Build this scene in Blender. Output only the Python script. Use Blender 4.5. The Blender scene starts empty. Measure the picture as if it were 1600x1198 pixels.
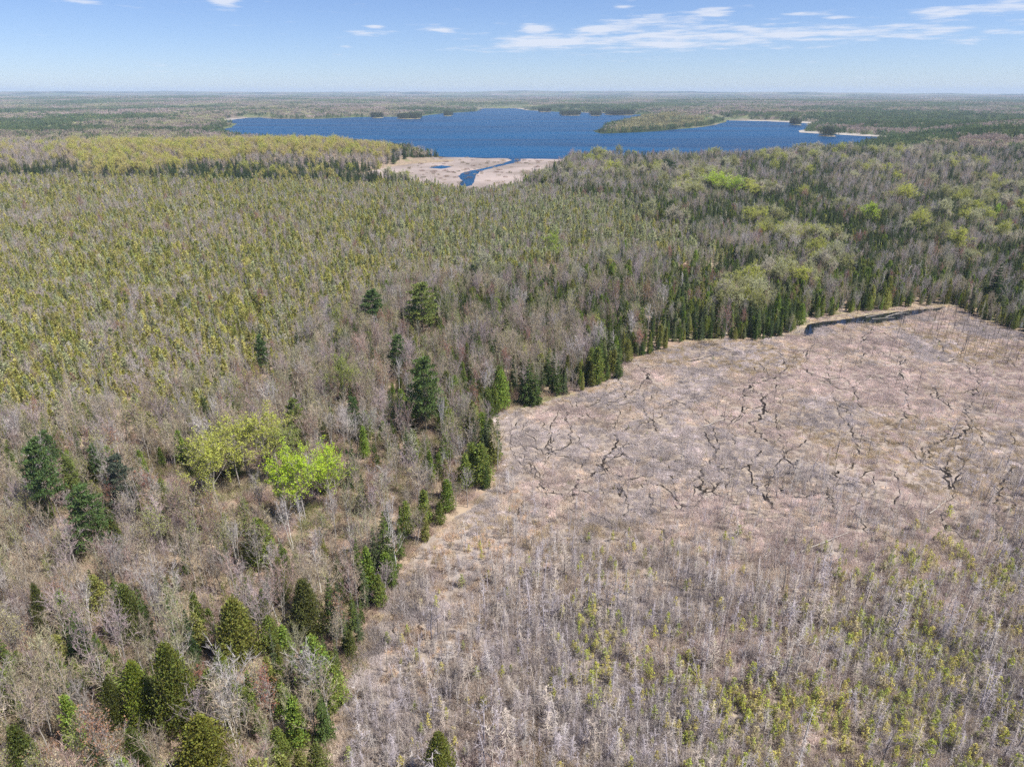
import bpy, math, random
import numpy as np

# ----------------------------------------------------------------------------------------------
# camera, sky, sun, exposure
# ----------------------------------------------------------------------------------------------
scene = bpy.context.scene
COL = scene.collection
CAM_H = 90.0
PITCH = math.radians(23.05)
FPX = 1067.0                      # focal length in photograph pixels (1600 wide)
cd = bpy.data.cameras.new('camera')
cam = bpy.data.objects.new('camera', cd)
COL.objects.link(cam)
cam.location = (0, 0, CAM_H)
cam.rotation_euler = (math.radians(90) - PITCH, math.radians(0.0), 0)
cd.sensor_width = 36.0
cd.lens = 36.0 * FPX / 1600.0
cd.clip_start = 0.5
cd.clip_end = 60000
scene.camera = cam

SUN_EL = math.radians(58)
SUN_AZ = math.radians(106)        # clockwise from +Y (view direction): high on the right
world = bpy.data.worlds.new('World')
scene.world = world
world.use_nodes = True
wn, wl = world.node_tree.nodes, world.node_tree.links
wn.clear()
w_out = wn.new('ShaderNodeOutputWorld')
w_bg = wn.new('ShaderNodeBackground')
w_bg.inputs['Strength'].default_value = 0.13
sky = wn.new('ShaderNodeTexSky')
sky.sky_type = 'NISHITA'
sky.sun_disc = False
sky.sun_elevation = SUN_EL
sky.sun_rotation = SUN_AZ
sky.altitude = 300
sky.air_density = 0.8
sky.dust_density = 0.15
sky.ozone_density = 2.2
wl.new(w_bg.outputs[0], w_out.inputs['Surface'])


def direction(px, py):
    """azimuth and elevation (radians) in which the photograph's pixel looks"""
    x = (px - 800) / FPX
    u = (599 - py) / FPX
    Y = math.cos(PITCH) + u * math.sin(PITCH)
    Z = -math.sin(PITCH) + u * math.cos(PITCH)
    return math.atan2(x, Y), math.atan2(Z, math.hypot(x, Y))


def wmath(op, a, b=None, c=None, clamp=False):
    n = wn.new('ShaderNodeMath'); n.operation = op; n.use_clamp = clamp
    for i, v in enumerate((a, b, c)):
        if v is None: continue
        if isinstance(v, (int, float)): n.inputs[i].default_value = v
        else: wl.new(v, n.inputs[i])
    return n.outputs[0]


def build_sky():
    tc = wn.new('ShaderNodeTexCoord')
    sep = wn.new('ShaderNodeSeparateXYZ')
    wl.new(tc.outputs['Generated'], sep.inputs[0])
    az = wmath('ARCTAN2', sep.outputs[0], sep.outputs[1])
    el = wmath('ARCSINE', sep.outputs[2])
    cmb = wn.new('ShaderNodeCombineXYZ')
    wl.new(wmath('MULTIPLY', az, 19.0), cmb.inputs[0])
    wl.new(wmath('MULTIPLY', el, 190.0), cmb.inputs[1])
    nz = wn.new('ShaderNodeTexNoise')
    nz.inputs['Scale'].default_value = 1.0; nz.inputs['Detail'].default_value = 9.0
    nz.inputs['Roughness'].default_value = 0.62
    wl.new(cmb.outputs[0], nz.inputs['Vector'])
    cm2 = wn.new('ShaderNodeCombineXYZ')
    wl.new(wmath('MULTIPLY', az, 3.0), cm2.inputs[0])
    wl.new(wmath('MULTIPLY', el, 26.0), cm2.inputs[1])
    nz2 = wn.new('ShaderNodeTexNoise')
    nz2.inputs['Scale'].default_value = 1.0; nz2.inputs['Detail'].default_value = 4.0
    wl.new(cm2.outputs[0], nz2.inputs['Vector'])
    # banks of small flat clouds: (px, py, half width, half height, amount)
    total = None
    banks = [(1330, 52, 330, 17, .27), (1010, 62, 200, 26, .23), (1115, 20, 34, 8, .40), (1480, 18, 60, 8, .32),
             (1590, 10, 50, 10, .30), (350, 3, 26, 7, .45), (835, 44, 26, 5, .36), (922, 46, 24, 5, .38), (690, 46, 20, 4, .32), (585, 42, 16, 3, .32), (540, 73, 12, 3, .34), (860, 66, 44, 5, .32), (1045, 70, 26, 4, .3), (1245, 22, 36, 4, .28), (1310, 28, 22, 3, .3), (975, 12, 16, 3, .32), (1515, 66, 24, 5, .28), (560, 52, 60, 7, .16),
             (130, 2, 30, 5, .3), (760, 76, 60, 6, .15), (340, 105, 80, 6, .12), (650, 45, 60, 8, .14), (1010, 33, 60, 12, .24),
             (830, 66, 60, 10, .22)]
    for (px, py, hw, hh, amt) in banks:
        a0, e0 = direction(px, py)
        a1, _ = direction(px + hw, py)
        _, e1 = direction(px, py - hh)
        dx = wmath('MULTIPLY', wmath('SUBTRACT', az, a0), 1.0 / max(1e-3, abs(a1 - a0)))
        dy = wmath('MULTIPLY', wmath('SUBTRACT', el, e0), 1.0 / max(1e-4, abs(e1 - e0)))
        d2 = wmath('ADD', wmath('MULTIPLY', dx, dx), wmath('MULTIPLY', dy, dy))
        g = wmath('MULTIPLY', wmath('EXPONENT', wmath('MULTIPLY', d2, -0.9)), amt)
        total = g if total is None else wmath('ADD', total, g)
    # thin veil over the whole sky away from the banks (the same everywhere)
    veil = wmath('MULTIPLY', wmath('SUBTRACT', nz2.outputs[0], 0.40), 0.16)
    dens = wmath('ADD', nz.outputs[0], wmath('ADD', total, veil))
    m = wn.new('ShaderNodeMapRange'); m.interpolation_type = 'SMOOTHSTEP'
    m.inputs['From Min'].default_value = 0.62; m.inputs['From Max'].default_value = 0.92
    wl.new(dens, m.inputs['Value'])
    mix = wn.new('ShaderNodeMix'); mix.data_type = 'RGBA'
    wl.new(wmath('MULTIPLY', m.outputs[0], 0.8), mix.inputs['Factor'])
    tint = wn.new('ShaderNodeMix'); tint.data_type = 'RGBA'; tint.blend_type = 'MULTIPLY'
    tint.inputs['Factor'].default_value = 1.0
    wl.new(sky.outputs[0], tint.inputs['A']); tint.inputs['B'].default_value = (0.375, 0.412, 0.53, 1)
    wl.new(tint.outputs['Result'], mix.inputs['A'])
    mix.inputs['B'].default_value = (3.3, 3.45, 3.85, 1)
    wl.new(mix.outputs['Result'], w_bg.inputs['Color'])


build_sky()
sd = bpy.data.lights.new('sun', 'SUN')
sd.energy = 4.6
sd.angle = math.radians(0.6)
sd.color = (1.0, 0.955, 0.88)
sun = bpy.data.objects.new('sun', sd)
COL.objects.link(sun)
sun.rotation_euler = (math.radians(90) - SUN_EL, 0, math.pi - SUN_AZ)
scene.view_settings.view_transform = 'Standard'
scene.view_settings.look = 'None'
scene.view_settings.gamma = 1.0
scene.view_settings.use_curve_mapping = False
scene.view_settings.exposure = 0.95
scene.render.engine = 'CYCLES'
cy = scene.cycles
cy.max_bounces = 4; cy.diffuse_bounces = 2; cy.glossy_bounces = 2; cy.transmission_bounces = 2
cy.volume_bounces = 0; cy.transparent_max_bounces = 4
cy.caustics_reflective = False; cy.caustics_refractive = False
cy.use_denoising = False
cy.use_adaptive_sampling = True; cy.adaptive_threshold = 0.02

rs = np.random.RandomState
RNG = rs(11)


# ----------------------------------------------------------------------------------------------
# helpers: places
# ----------------------------------------------------------------------------------------------
CT, ST = math.cos(PITCH), math.sin(PITCH)


def ground(px, py, z=0.0):
    """the point at height z that the photograph's pixel shows"""
    x = (px - 800) / FPX; u = (599 - py) / FPX
    dy = CT + u * ST; dz = -ST + u * CT
    t = (z - CAM_H) / dz
    return np.array((x * t, dy * t))


def poly(pts):
    return np.array([ground(a, b) for a, b in pts])


def view(x, y, z=0.0):
    dz = z - CAM_H
    dep = y * CT - dz * ST
    v = y * ST + dz * CT
    dep = np.maximum(dep, 1e-3)
    return 800 + FPX * x / dep, 599 - FPX * v / dep


def inside(P, x, y):
    x = np.asarray(x, float); y = np.asarray(y, float)
    r = np.zeros(x.shape, bool)
    n = len(P)
    for i in range(n):
        x0, y0 = P[i]; x1, y1 = P[(i + 1) % n]
        if y0 == y1: continue
        c = ((y0 > y) != (y1 > y)) & (x < (x1 - x0) * (y - y0) / (y1 - y0) + x0)
        r ^= c
    return r


_ns = rs(5)
_NT = _ns.rand(256, 256)


def vnoise(x, y, s, seed=0):
    """smooth value noise 0..1 with feature size s metres"""
    x = np.asarray(x, float) / s + seed * 17.31; y = np.asarray(y, float) / s + seed * 5.77
    xi = np.floor(x).astype(int); yi = np.floor(y).astype(int)
    fx = x - xi; fy = y - yi
    fx = fx * fx * (3 - 2 * fx); fy = fy * fy * (3 - 2 * fy)
    g = lambda a, b: _NT[a & 255, b & 255]
    return (g(xi, yi) * (1 - fx) + g(xi + 1, yi) * fx) * (1 - fy) + (g(xi, yi + 1) * (1 - fx) + g(xi + 1, yi + 1) * fx) * fy


def fnoise(x, y, s, seed=0):
    v = vnoise(x, y, s, seed) * .55 + vnoise(x, y, s * .47, seed + 3) * .3 + vnoise(x, y, s * .21, seed + 7) * .15
    return np.clip((v - .5) * 1.55 + .5, 0, 1)


def sstep(a, b, t):
    t = np.clip((np.asarray(t, float) - a) / (b - a), 0, 1)
    return t * t * (3 - 2 * t)


# outlines, read off the photograph and put on the ground
LAKE = poly([(352, 188), (392, 183), (430, 186), (500, 186), (560, 183.5), (620, 183), (660, 181.5), (700, 177), (745, 174.5), (752, 170),
             (800, 169), (822, 172.5), (870, 175), (905, 176), (960, 178), (1003, 179.5), (1006, 181.5), (975, 187), (945, 197), (930, 207), (940, 209.5), (1000, 207.5),
             (1080, 200.5), (1120, 195.5), (1134, 190), (1142, 187.5), (1200, 188.5), (1268, 192), (1262, 199), (1248, 205.5), (1300, 208.5), (1345, 211),
             (1368, 213.5), (1378, 217), (1360, 222), (1325, 231), (1260, 239), (1150, 249), (1030, 250), (900, 249.5), (800, 248.5), (700, 246),
             (655, 242), (650, 236), (600, 232), (530, 225), (460, 222), (380, 215), (345, 203), (372, 196)])
FARPOND = poly([(1225, 153.0), (1320, 153.4), (1325, 156.4), (1225, 156)])
REEDS = poly([(545, 276), (600, 263), (655, 246.5), (700, 246.2), (800, 248.7), (890, 249.9), (880, 262), (850, 277), (805, 292), (748, 304), (700, 297), (620, 287)])
MARSH = poly([(758, 655), (790, 642), (860, 628), (925, 608), (965, 588), (985, 560), (1035, 548), (1060, 537), (1120, 531), (1180, 533), (1235, 522),
              (1262, 500), (1330, 490), (1420, 481), (1490, 478), (1530, 500), (1600, 522), (1720, 560), (1900, 600), (2400, 700), (3600, 1300), (3000, 2600), (900, 2600), (470, 1500),
              (505, 1190), (535, 1090), (565, 1000), (608, 935), (640, 870), (680, 835), (740, 792), (782, 735), (775, 700)])
LEFT = poly([(-3000, 284), (0, 284), (250, 287), (450, 292), (600, 288), (720, 292), (800, 288), (880, 300), (1000, 330), (1100, 380), (1110, 410), (1000, 402), (900, 405),
             (880, 425), (800, 432), (700, 455), (600, 495), (520, 535), (430, 585), (330, 640), (200, 685), (60, 722), (-200, 770), (-3000, 930)])
MIXED = poly([(-3000, 930), (-200, 770), (60, 722), (200, 685), (330, 640), (430, 585), (520, 535), (600, 495), (700, 455), (800, 432), (880, 425), (950, 440), (1000, 470),
              (1010, 545), (985, 560), (965, 588), (758, 655), (782, 735), (640, 870), (505, 1190), (470, 1500), (900, 2600), (-9000, 2600)])
ROUTE_TAN = poly([(600, 945), (650, 868), (690, 832), (770, 775), (820, 790), (780, 900), (720, 960), (650, 1010), (590, 1090), (560, 1060)])

HILLS = [  # x, y, rx, ry, height
    (-520, 960, 330, 190, 15), (-200, 1010, 230, 130, 17), (-1100, 1150, 500, 300, 7),
    (900, 1250, 500, 300, 20), (1500, 1500, 700, 500, 34), (640, 1650, 200, 300, 6), (520, 1900, 330, 260, 16), (500, 2500, 500, 400, 18)]


def lake_mask(x, y, pad=0.0):
    m = inside(LAKE, x, y) | inside(FARPOND, x, y)
    if pad:
        for k in range(8):
            a = k * math.pi / 4
            m |= inside(LAKE, x + math.cos(a) * pad, y + math.sin(a) * pad) | inside(FARPOND, x + math.cos(a) * pad, y + math.sin(a) * pad)
    return m


def height(x, y):
    x = np.asarray(x, float); y = np.asarray(y, float)
    d = np.hypot(x, y)
    h = np.zeros_like(x)
    for hx, hy, rx, ry, hh in HILLS:
        h += hh * np.exp(-(((x - hx) / rx) ** 2 + ((y - hy) / ry) ** 2) * 1.6)
    h *= sstep(560, 800, d)
    rc = ground(735, 266); h *= sstep(90, 210, np.hypot((x - rc[0]) * .9, y - rc[1]))
    h += sstep(1300, 2600, d) * 16 * fnoise(x, y, 900, 1)
    h += sstep(3200, 6500, d) * 30 * fnoise(x, y, 2200, 2)
    h += sstep(8000, 14000, d) * (22 * fnoise(x, y, 4500, 4) + 6)
    h += sstep(11500, 15000, d) * (fnoise(x, y, 3300, 9) * 22)
    az = np.arctan2(x, y)
    h += sstep(12500, 15500, d) * (32 + 40 * fnoise(az * 2000, d * .04, 300, 12) - 30 * sstep(-.1, .6, az))
    h = np.minimum(h, 165)
    near = (d > 900) & (d < 9500)
    wet = np.zeros_like(x)
    if near.any():
        xs, ys = x[near], y[near]
        acc = inside(LAKE, xs, ys).astype(float) + inside(FARPOND, xs, ys)
        for k in range(8):
            for rr in (60, 150, 260):
                a = k * math.pi / 4 + rr
                qx, qy = xs + math.cos(a) * rr, ys + math.sin(a) * rr
                acc += inside(LAKE, qx, qy).astype(float) * (1.0 if rr < 200 else .6) + inside(FARPOND, qx, qy) * .8
        wet[near] = np.clip(acc / 6.0, 0, 1)
    return h * (1 - wet) - wet * 0.3


# ----------------------------------------------------------------------------------------------
# helpers: materials
# ----------------------------------------------------------------------------------------------
def new_mat(name):
    m = bpy.data.materials.new(name); m.use_nodes = True
    m.node_tree.nodes.clear()
    return m, m.node_tree.nodes, m.node_tree.links


def plant_mat(name, var=0.35, nscale=0.5, translucent=0.0, fixed=None, hue=0.03):
    """diffuse plant matter; the colour comes with each plant, with clumps of variation"""
    m, n, l = new_mat(name)
    out = n.new('ShaderNodeOutputMaterial')
    if fixed is None:
        at = n.new('ShaderNodeAttribute'); at.attribute_type = 'INSTANCER'; at.attribute_name = 'tint'
        base = at.outputs['Color']
    else:
        rgb = n.new('ShaderNodeRGB'); rgb.outputs[0].default_value = (*fixed, 1); base = rgb.outputs[0]
    oi = n.new('ShaderNodeObjectInfo')
    geo = n.new('ShaderNodeNewGeometry')
    nz = n.new('ShaderNodeTexNoise'); nz.inputs['Scale'].default_value = nscale; nz.inputs['Detail'].default_value = 2.0
    l.new(geo.outputs['Position'], nz.inputs['Vector'])
    a = n.new('ShaderNodeMath'); a.operation = 'ADD'
    l.new(nz.outputs[0], a.inputs[0]); l.new(geo.outputs['Random Per Island'], a.inputs[1])
    mr = n.new('ShaderNodeMapRange'); mr.inputs['From Min'].default_value = 0.2; mr.inputs['From Max'].default_value = 1.3
    mr.inputs['To Min'].default_value = 1 - var; mr.inputs['To Max'].default_value = 1 + var
    l.new(a.outputs[0], mr.inputs['Value'])
    hm = n.new('ShaderNodeMapRange'); hm.inputs['To Min'].default_value = 0.5 - hue; hm.inputs['To Max'].default_value = 0.5 + hue
    l.new(geo.outputs['Random Per Island'], hm.inputs['Value'])
    hs = n.new('ShaderNodeHueSaturation')
    l.new(base, hs.inputs['Color']); l.new(mr.outputs[0], hs.inputs['Value']); l.new(hm.outputs[0], hs.inputs['Hue'])
    d = n.new('ShaderNodeBsdfDiffuse'); l.new(hs.outputs[0], d.inputs['Color'])
    if translucent > 0:
        t = n.new('ShaderNodeBsdfTranslucent'); l.new(hs.outputs[0], t.inputs['Color'])
        mx = n.new('ShaderNodeMixShader'); mx.inputs[0].default_value = translucent
        l.new(d.outputs[0], mx.inputs[1]); l.new(t.outputs[0], mx.inputs[2]); l.new(mx.outputs[0], out.inputs[0])
    else:
        l.new(d.outputs[0], out.inputs[0])
    return m


def ground_mat(name, cols, scales, bump=0.4, bscale=1.0, rough=1.0):
    """mottled ground: a list of colours blended by noises of several sizes"""
    m, n, l = new_mat(name)
    out = n.new('ShaderNodeOutputMaterial'); p = n.new('ShaderNodeBsdfPrincipled')
    p.inputs['Roughness'].default_value = rough; p.inputs['Specular IOR Level'].default_value = 0.1
    geo = n.new('ShaderNodeNewGeometry')
    cur = None
    for i, c in enumerate(cols):
        if cur is None:
            r = n.new('ShaderNodeRGB'); r.outputs[0].default_value = (*c, 1); cur = r.outputs[0]; continue
        mp = n.new('ShaderNodeVectorMath'); mp.operation = 'ADD'; mp.inputs[1].default_value = (i * 311.0, i * 77.0, 0)
        l.new(geo.outputs['Position'], mp.inputs[0])
        nz = n.new('ShaderNodeTexNoise'); nz.inputs['Scale'].default_value = 1.0 / scales[i - 1]; nz.inputs['Detail'].default_value = 4.0
        nz.inputs['Roughness'].default_value = 0.6
        l.new(mp.outputs[0], nz.inputs['Vector'])
        mr = n.new('ShaderNodeMapRange'); mr.inputs['From Min'].default_value = 0.42; mr.inputs['From Max'].default_value = 0.62
        l.new(nz.outputs[0], mr.inputs['Value'])
        mx = n.new('ShaderNodeMix'); mx.data_type = 'RGBA'; mx.inputs['B'].default_value = (*c, 1)
        l.new(mr.outputs[0], mx.inputs['Factor']); l.new(cur, mx.inputs['A']); cur = mx.outputs['Result']
    l.new(cur, p.inputs['Base Color'])
    if bump:
        nb = n.new('ShaderNodeTexNoise'); nb.inputs['Scale'].default_value = 1.0 / bscale; nb.inputs['Detail'].default_value = 5.0
        l.new(geo.outputs['Position'], nb.inputs['Vector'])
        b = n.new('ShaderNodeBump'); b.inputs['Strength'].default_value = bump; b.inputs['Distance'].default_value = bscale * .4
        l.new(nb.outputs[0], b.inputs['Height']); l.new(b.outputs[0], p.inputs['Normal'])
    l.new(p.outputs[0], out.inputs[0])
    return m


def water_mat(name, col, streaks=True, rough=0.12, bump=0.5, spec=0.5):
    m, n, l = new_mat(name)
    out = n.new('ShaderNodeOutputMaterial'); p = n.new('ShaderNodeBsdfPrincipled')
    p.inputs['IOR'].default_value = 1.33; p.inputs['Specular IOR Level'].default_value = spec
    geo = n.new('ShaderNodeNewGeometry')
    if streaks:   # gusts of wind roughen the water in long bands
        mp = n.new('ShaderNodeMapping'); mp.inputs['Scale'].default_value = (0.0014, 0.011, 1)
        mp.inputs['Rotation'].default_value = (0, 0, 0.12)
        l.new(geo.outputs['Position'], mp.inputs['Vector'])
        nz = n.new('ShaderNodeTexNoise'); nz.inputs['Scale'].default_value = 1.0; nz.inputs['Detail'].default_value = 5.0
        nz.inputs['Roughness'].default_value = 0.62
        l.new(mp.outputs[0], nz.inputs['Vector'])
        cr = n.new('ShaderNodeValToRGB')
        cr.color_ramp.elements[0].position = 0.36; cr.color_ramp.elements[0].color = (col[0] * .5, col[1] * .55, col[2] * .6, 1)
        cr.color_ramp.elements[1].position = 0.62; cr.color_ramp.elements[1].color = (col[0] * 1.5, col[1] * 1.35, col[2] * 1.25, 1)
        l.new(nz.outputs[0], cr.inputs[0]); l.new(cr.outputs[0], p.inputs['Base Color'])
        rr = n.new('ShaderNodeMapRange'); rr.inputs['To Min'].default_value = rough; rr.inputs['To Max'].default_value = rough + .2
        l.new(nz.outputs[0], rr.inputs['Value']); l.new(rr.outputs[0], p.inputs['Roughness'])
    else:
        p.inputs['Base Color'].default_value = (*col, 1); p.inputs['Roughness'].default_value = rough
    nb = n.new('ShaderNodeTexNoise'); nb.inputs['Scale'].default_value = 0.5; nb.inputs['Detail'].default_value = 3.0
    l.new(geo.outputs['Position'], nb.inputs['Vector'])
    b = n.new('ShaderNodeBump'); b.inputs['Strength'].default_value = bump; b.inputs['Distance'].default_value = 0.5
    l.new(nb.outputs[0], b.inputs['Height']); l.new(b.outputs[0], p.inputs['Normal'])
    l.new(p.outputs[0], out.inputs[0])
    return m


M_LEAF = plant_mat('leaf_spray', .35, .6, .40, None, .015)
M_CONIFER = plant_mat('conifer_spray', .5, .45, .38)
M_TWIG = plant_mat('fine_twigs', .35, .3, .30)
M_TWIG_GREY = plant_mat('grey_twigs', .3, .4, .25, (.30, .26, .235))
M_BARK = plant_mat('grey_bark', .25, .7, 0, (.33, .30, .275))
M_BARK_DARK = plant_mat('brown_bark', .25, .7, 0, (.13, .105, .09))
M_BIRCH = plant_mat('white_bark', .2, 1.1, 0, (.62, .59, .55))
M_LOG = plant_mat('bleached_log', .25, .9, 0, (.33, .30, .27))
M_SNAG = plant_mat('weathered_wood', .3, .5, .2)
M_FAR = plant_mat('far_canopy', .40, .05, .25, None, .02)

M_FOREST = ground_mat('leaf_litter', [(.27, .20, .155), (.34, .27, .19), (.17, .135, .10), (.21, .20, .10)], [9, 3, 26], .8, 1.2)
M_MARSH = ground_mat('marsh_ground', [(.27, .225, .19), (.33, .27, .215), (.13, .105, .088), (.30, .25, .215)], [14, 1.1, 40], .9, .5)
M_REED = ground_mat('reed_bed', [(.29, .24, .22), (.34, .28, .255), (.20, .165, .145)], [30, 90], .3, 2.0)
M_PEAT = ground_mat('wet_peat', [(.018, .014, .012), (.035, .027, .02)], [2.0], .5, .5, .5)
M_GRASSBANK = ground_mat('dry_grass_bank', [(.36, .29, .21), (.30, .24, .17), (.24, .21, .13)], [3, 8], .6, .8)
M_SAND = ground_mat('pale_shore', [(.34, .31, .28), (.27, .24, .21)], [60], .1, 3)
M_LAKE = water_mat('lake_water', (.0015, .042, .115), True, .25, .6, .08)
M_POND = water_mat('pond_water', (.008, .010, .014), False, .03, .04, .5)

# ----------------------------------------------------------------------------------------------
# helpers: meshes
# ----------------------------------------------------------------------------------------------


class MB:
    """collects triangles; several materials possible"""

    def __init__(self):
        self.v, self.f, self.m, self.n = [], [], [], 0

    def add(self, verts, faces, mi=0):
        verts = np.asarray(verts, float).reshape(-1, 3); faces = np.asarray(faces, int).reshape(-1, 3)
        self.v.append(verts); self.f.append(faces + self.n); self.m.append(np.full(len(faces), mi)); self.n += len(verts)

    def tris(self, a, b, c, mi=0):
        """independent triangles from three arrays of corners"""
        a, b, c = (np.asarray(q, float).reshape(-1, 3) for q in (a, b, c))
        k = len(a)
        v = np.stack([a, b, c], 1).reshape(-1, 3)
        self.add(v, np.arange(3 * k).reshape(-1, 3), mi)

    def tube(self, path, rad, sides=4, mi=0):
        path = np.asarray(path, float); k = len(path)
        vs, fs = [], []
        for i in range(k):
            t = path[min(i + 1, k - 1)] - path[max(i - 1, 0)]
            t = t / (np.linalg.norm(t) + 1e-9)
            u = np.cross(t, (0.31, 0.95, 0.05)); u /= np.linalg.norm(u) + 1e-9
            w = np.cross(t, u)
            for s in range(sides):
                a = 2 * math.pi * s / sides
                vs.append(path[i] + rad[i] * (math.cos(a) * u + math.sin(a) * w))
        for i in range(k - 1):
            for s in range(sides):
                a, b = i * sides + s, i * sides + (s + 1) % sides
                fs += [(a, b, b + sides), (a, b + sides, a + sides)]
        vs.append(path[-1])
        for s in range(sides):
            fs.append(((k - 1) * sides + s, (k - 1) * sides + (s + 1) % sides, k * sides))
        self.add(vs, fs, mi)

    def merge(self, other, mi_map=None):
        for v, f, m in zip(other.v, other.f, other.m):
            self.v.append(v); self.f.append(f + self.n - self._base(other, v)); self.m.append(m if mi_map is None else np.array([mi_map[int(q)] for q in m]))
            self.n += len(v)

    def _base(self, other, v):
        b = 0
        for q in other.v:
            if q is v: return b
            b += len(q)
        return b

    def mesh(self, name, mats, smooth=False):
        me = bpy.data.meshes.new(name)
        v = np.concatenate(self.v); f = np.concatenate(self.f); mi = np.concatenate(self.m)
        me.vertices.add(len(v)); me.vertices.foreach_set('co', v.astype(np.float32).ravel())
        me.loops.add(len(f) * 3); me.loops.foreach_set('vertex_index', f.astype(np.int32).ravel())
        me.polygons.add(len(f)); me.polygons.foreach_set('loop_start', np.arange(0, len(f) * 3, 3, dtype=np.int32))
        me.polygons.foreach_set('material_index', mi.astype(np.int32))
        if smooth: me.polygons.foreach_set('use_smooth', np.ones(len(f), bool))
        for m in mats: me.materials.append(m)
        me.update(calc_edges=True)
        return me


def combine(parts, name):
    """one mesh out of [(MB, [materials])] (for the far-off copies)"""
    out = MB(); mats = []
    for mb, ms in parts:
        mp = {i: len(mats) + i for i in range(len(ms))}
        mats += ms
        out.merge(mb, mp)
    return out.mesh(name, mats)


def unit(v):
    return v / (np.linalg.norm(v, axis=-1, keepdims=True) + 1e-9)


def twig_tris(mb, p, d, length, width, r, mi=0):
    """thin pointed twigs: p start, d direction (arrays)"""
    side = unit(np.cross(d, r.randn(*d.shape)))
    w = width[:, None] * .5
    mb.tris(p + side * w, p - side * w, p + d * length[:, None], mi)


def leaf_tris(mb, c, size, r, mi=0, up=0.0, out=None):
    """small randomly turned leaf-spray triangles around centres c"""
    k = len(c)
    a = unit(r.randn(k, 3) + np.array((0, 0, up)))
    if out is not None: a = unit(a * .7 + out)
    b = unit(np.cross(a, r.randn(k, 3)))
    s = size[:, None]
    mb.tris(c + b * s * .5, c - b * s * .5, c + a * s * 1.1, mi)


# --- plants: each returns [(part name, MB, [materials])] -----------------------------------------
def broadleaf(seed, h, w, twigs=6, leaves=0, leaf_size=.3, spread=1.0, bark=None, low=.32, leafmat=None, tw=.05, limbs=14, stems=1):
    """a deciduous tree in early spring: trunk, rising limbs, fine twigs and, when out, young leaves"""
    r = rs(seed)
    wood, fuzz = MB(), MB()
    bark = bark or M_BARK
    for s in range(stems):
        a0 = r.rand() * 6.28
        lean = np.array((math.cos(a0), math.sin(a0), 0)) * (h * (.03 if stems == 1 else .13))
        ts = np.linspace(0, 1, 7)
        base = np.array((math.cos(a0), math.sin(a0), 0)) * (.0 if stems == 1 else .25)
        path = np.array([base + lean * t ** 1.3 + np.array((r.randn() * .012 * h * t, r.randn() * .012 * h * t, h * .92 * t)) for t in ts])
        path[0] = base + np.array((0, 0, -.3))
        R0 = .0115 * h * (1 if stems == 1 else .75)
        wood.tube(path, [R0 * (1 - .85 * t) + .008 for t in ts], 5)
        nl = int(limbs / (1 if stems == 1 else 1.4))
        for i in range(nl):
            t = low + (0.95 - low) * ((i + r.rand() * .8) / nl)
            k = min(int(t * 6), 5); p0 = path[k] + (path[k + 1] - path[k]) * (t * 6 - k)
            az = i * 2.4 + r.rand() * .9 + s
            el = math.radians(r.uniform(18, 48) + 30 * t)
            L = w * .5 * spread * (1.15 - .55 * abs(t - .5) * 1.6) * r.uniform(.75, 1.15)
            d = np.array((math.cos(az) * math.cos(el), math.sin(az) * math.cos(el), math.sin(el)))
            up = np.array((0, 0, 1.0))
            pts = [p0]; dd = d.copy()
            for q in range(4):
                dd = unit(dd + up * .16 + r.randn(3) * .13); pts.append(pts[-1] + dd * L * .29)
            pts = np.array(pts)
            wood.tube(pts, [R0 * .42 * (1 - t * .5) * (1 - .8 * q / 4) + .006 for q in range(5)], 3)
            nb = 6
            for b in range(nb):
                u = .25 + .75 * (b + r.rand()) / nb
                kk = min(int(u * 4), 3); q0 = pts[kk] + (pts[kk + 1] - pts[kk]) * (u * 4 - kk)
                bd = unit(dd + r.randn(3) * .75 + up * .35)
                BL = L * r.uniform(.28, .5)
                q1 = q0 + bd * BL
                twig_tris(fuzz, q0[None], bd[None], np.array([BL]), np.array([tw * 1.7]), r, 0)
                n = twigs
                uu = r.rand(n)[:, None]
                ps = q0 + (q1 - q0) * uu
                td = unit(bd + r.randn(n, 3) * .65 + up * .3)
                TL = r.uniform(.35, .75, n) * BL + .25
                twig_tris(fuzz, ps, td, TL, np.full(n, tw), r, 0)
                if leaves:
                    m = leaves
                    for _ in range(m):
                        e = ps + td * (TL * r.uniform(.3, 1.05, n))[:, None] + r.randn(n, 3) * .12
                        leaf_tris(fuzz, e, np.full(n, leaf_size) * r.uniform(.6, 1.3, n), r, 1, .5)
    mats = [M_TWIG] if not leaves else [M_TWIG_GREY, leafmat or M_LEAF]
    return [('trunk', wood, [bark]), ('crown', fuzz, mats)]


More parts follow.
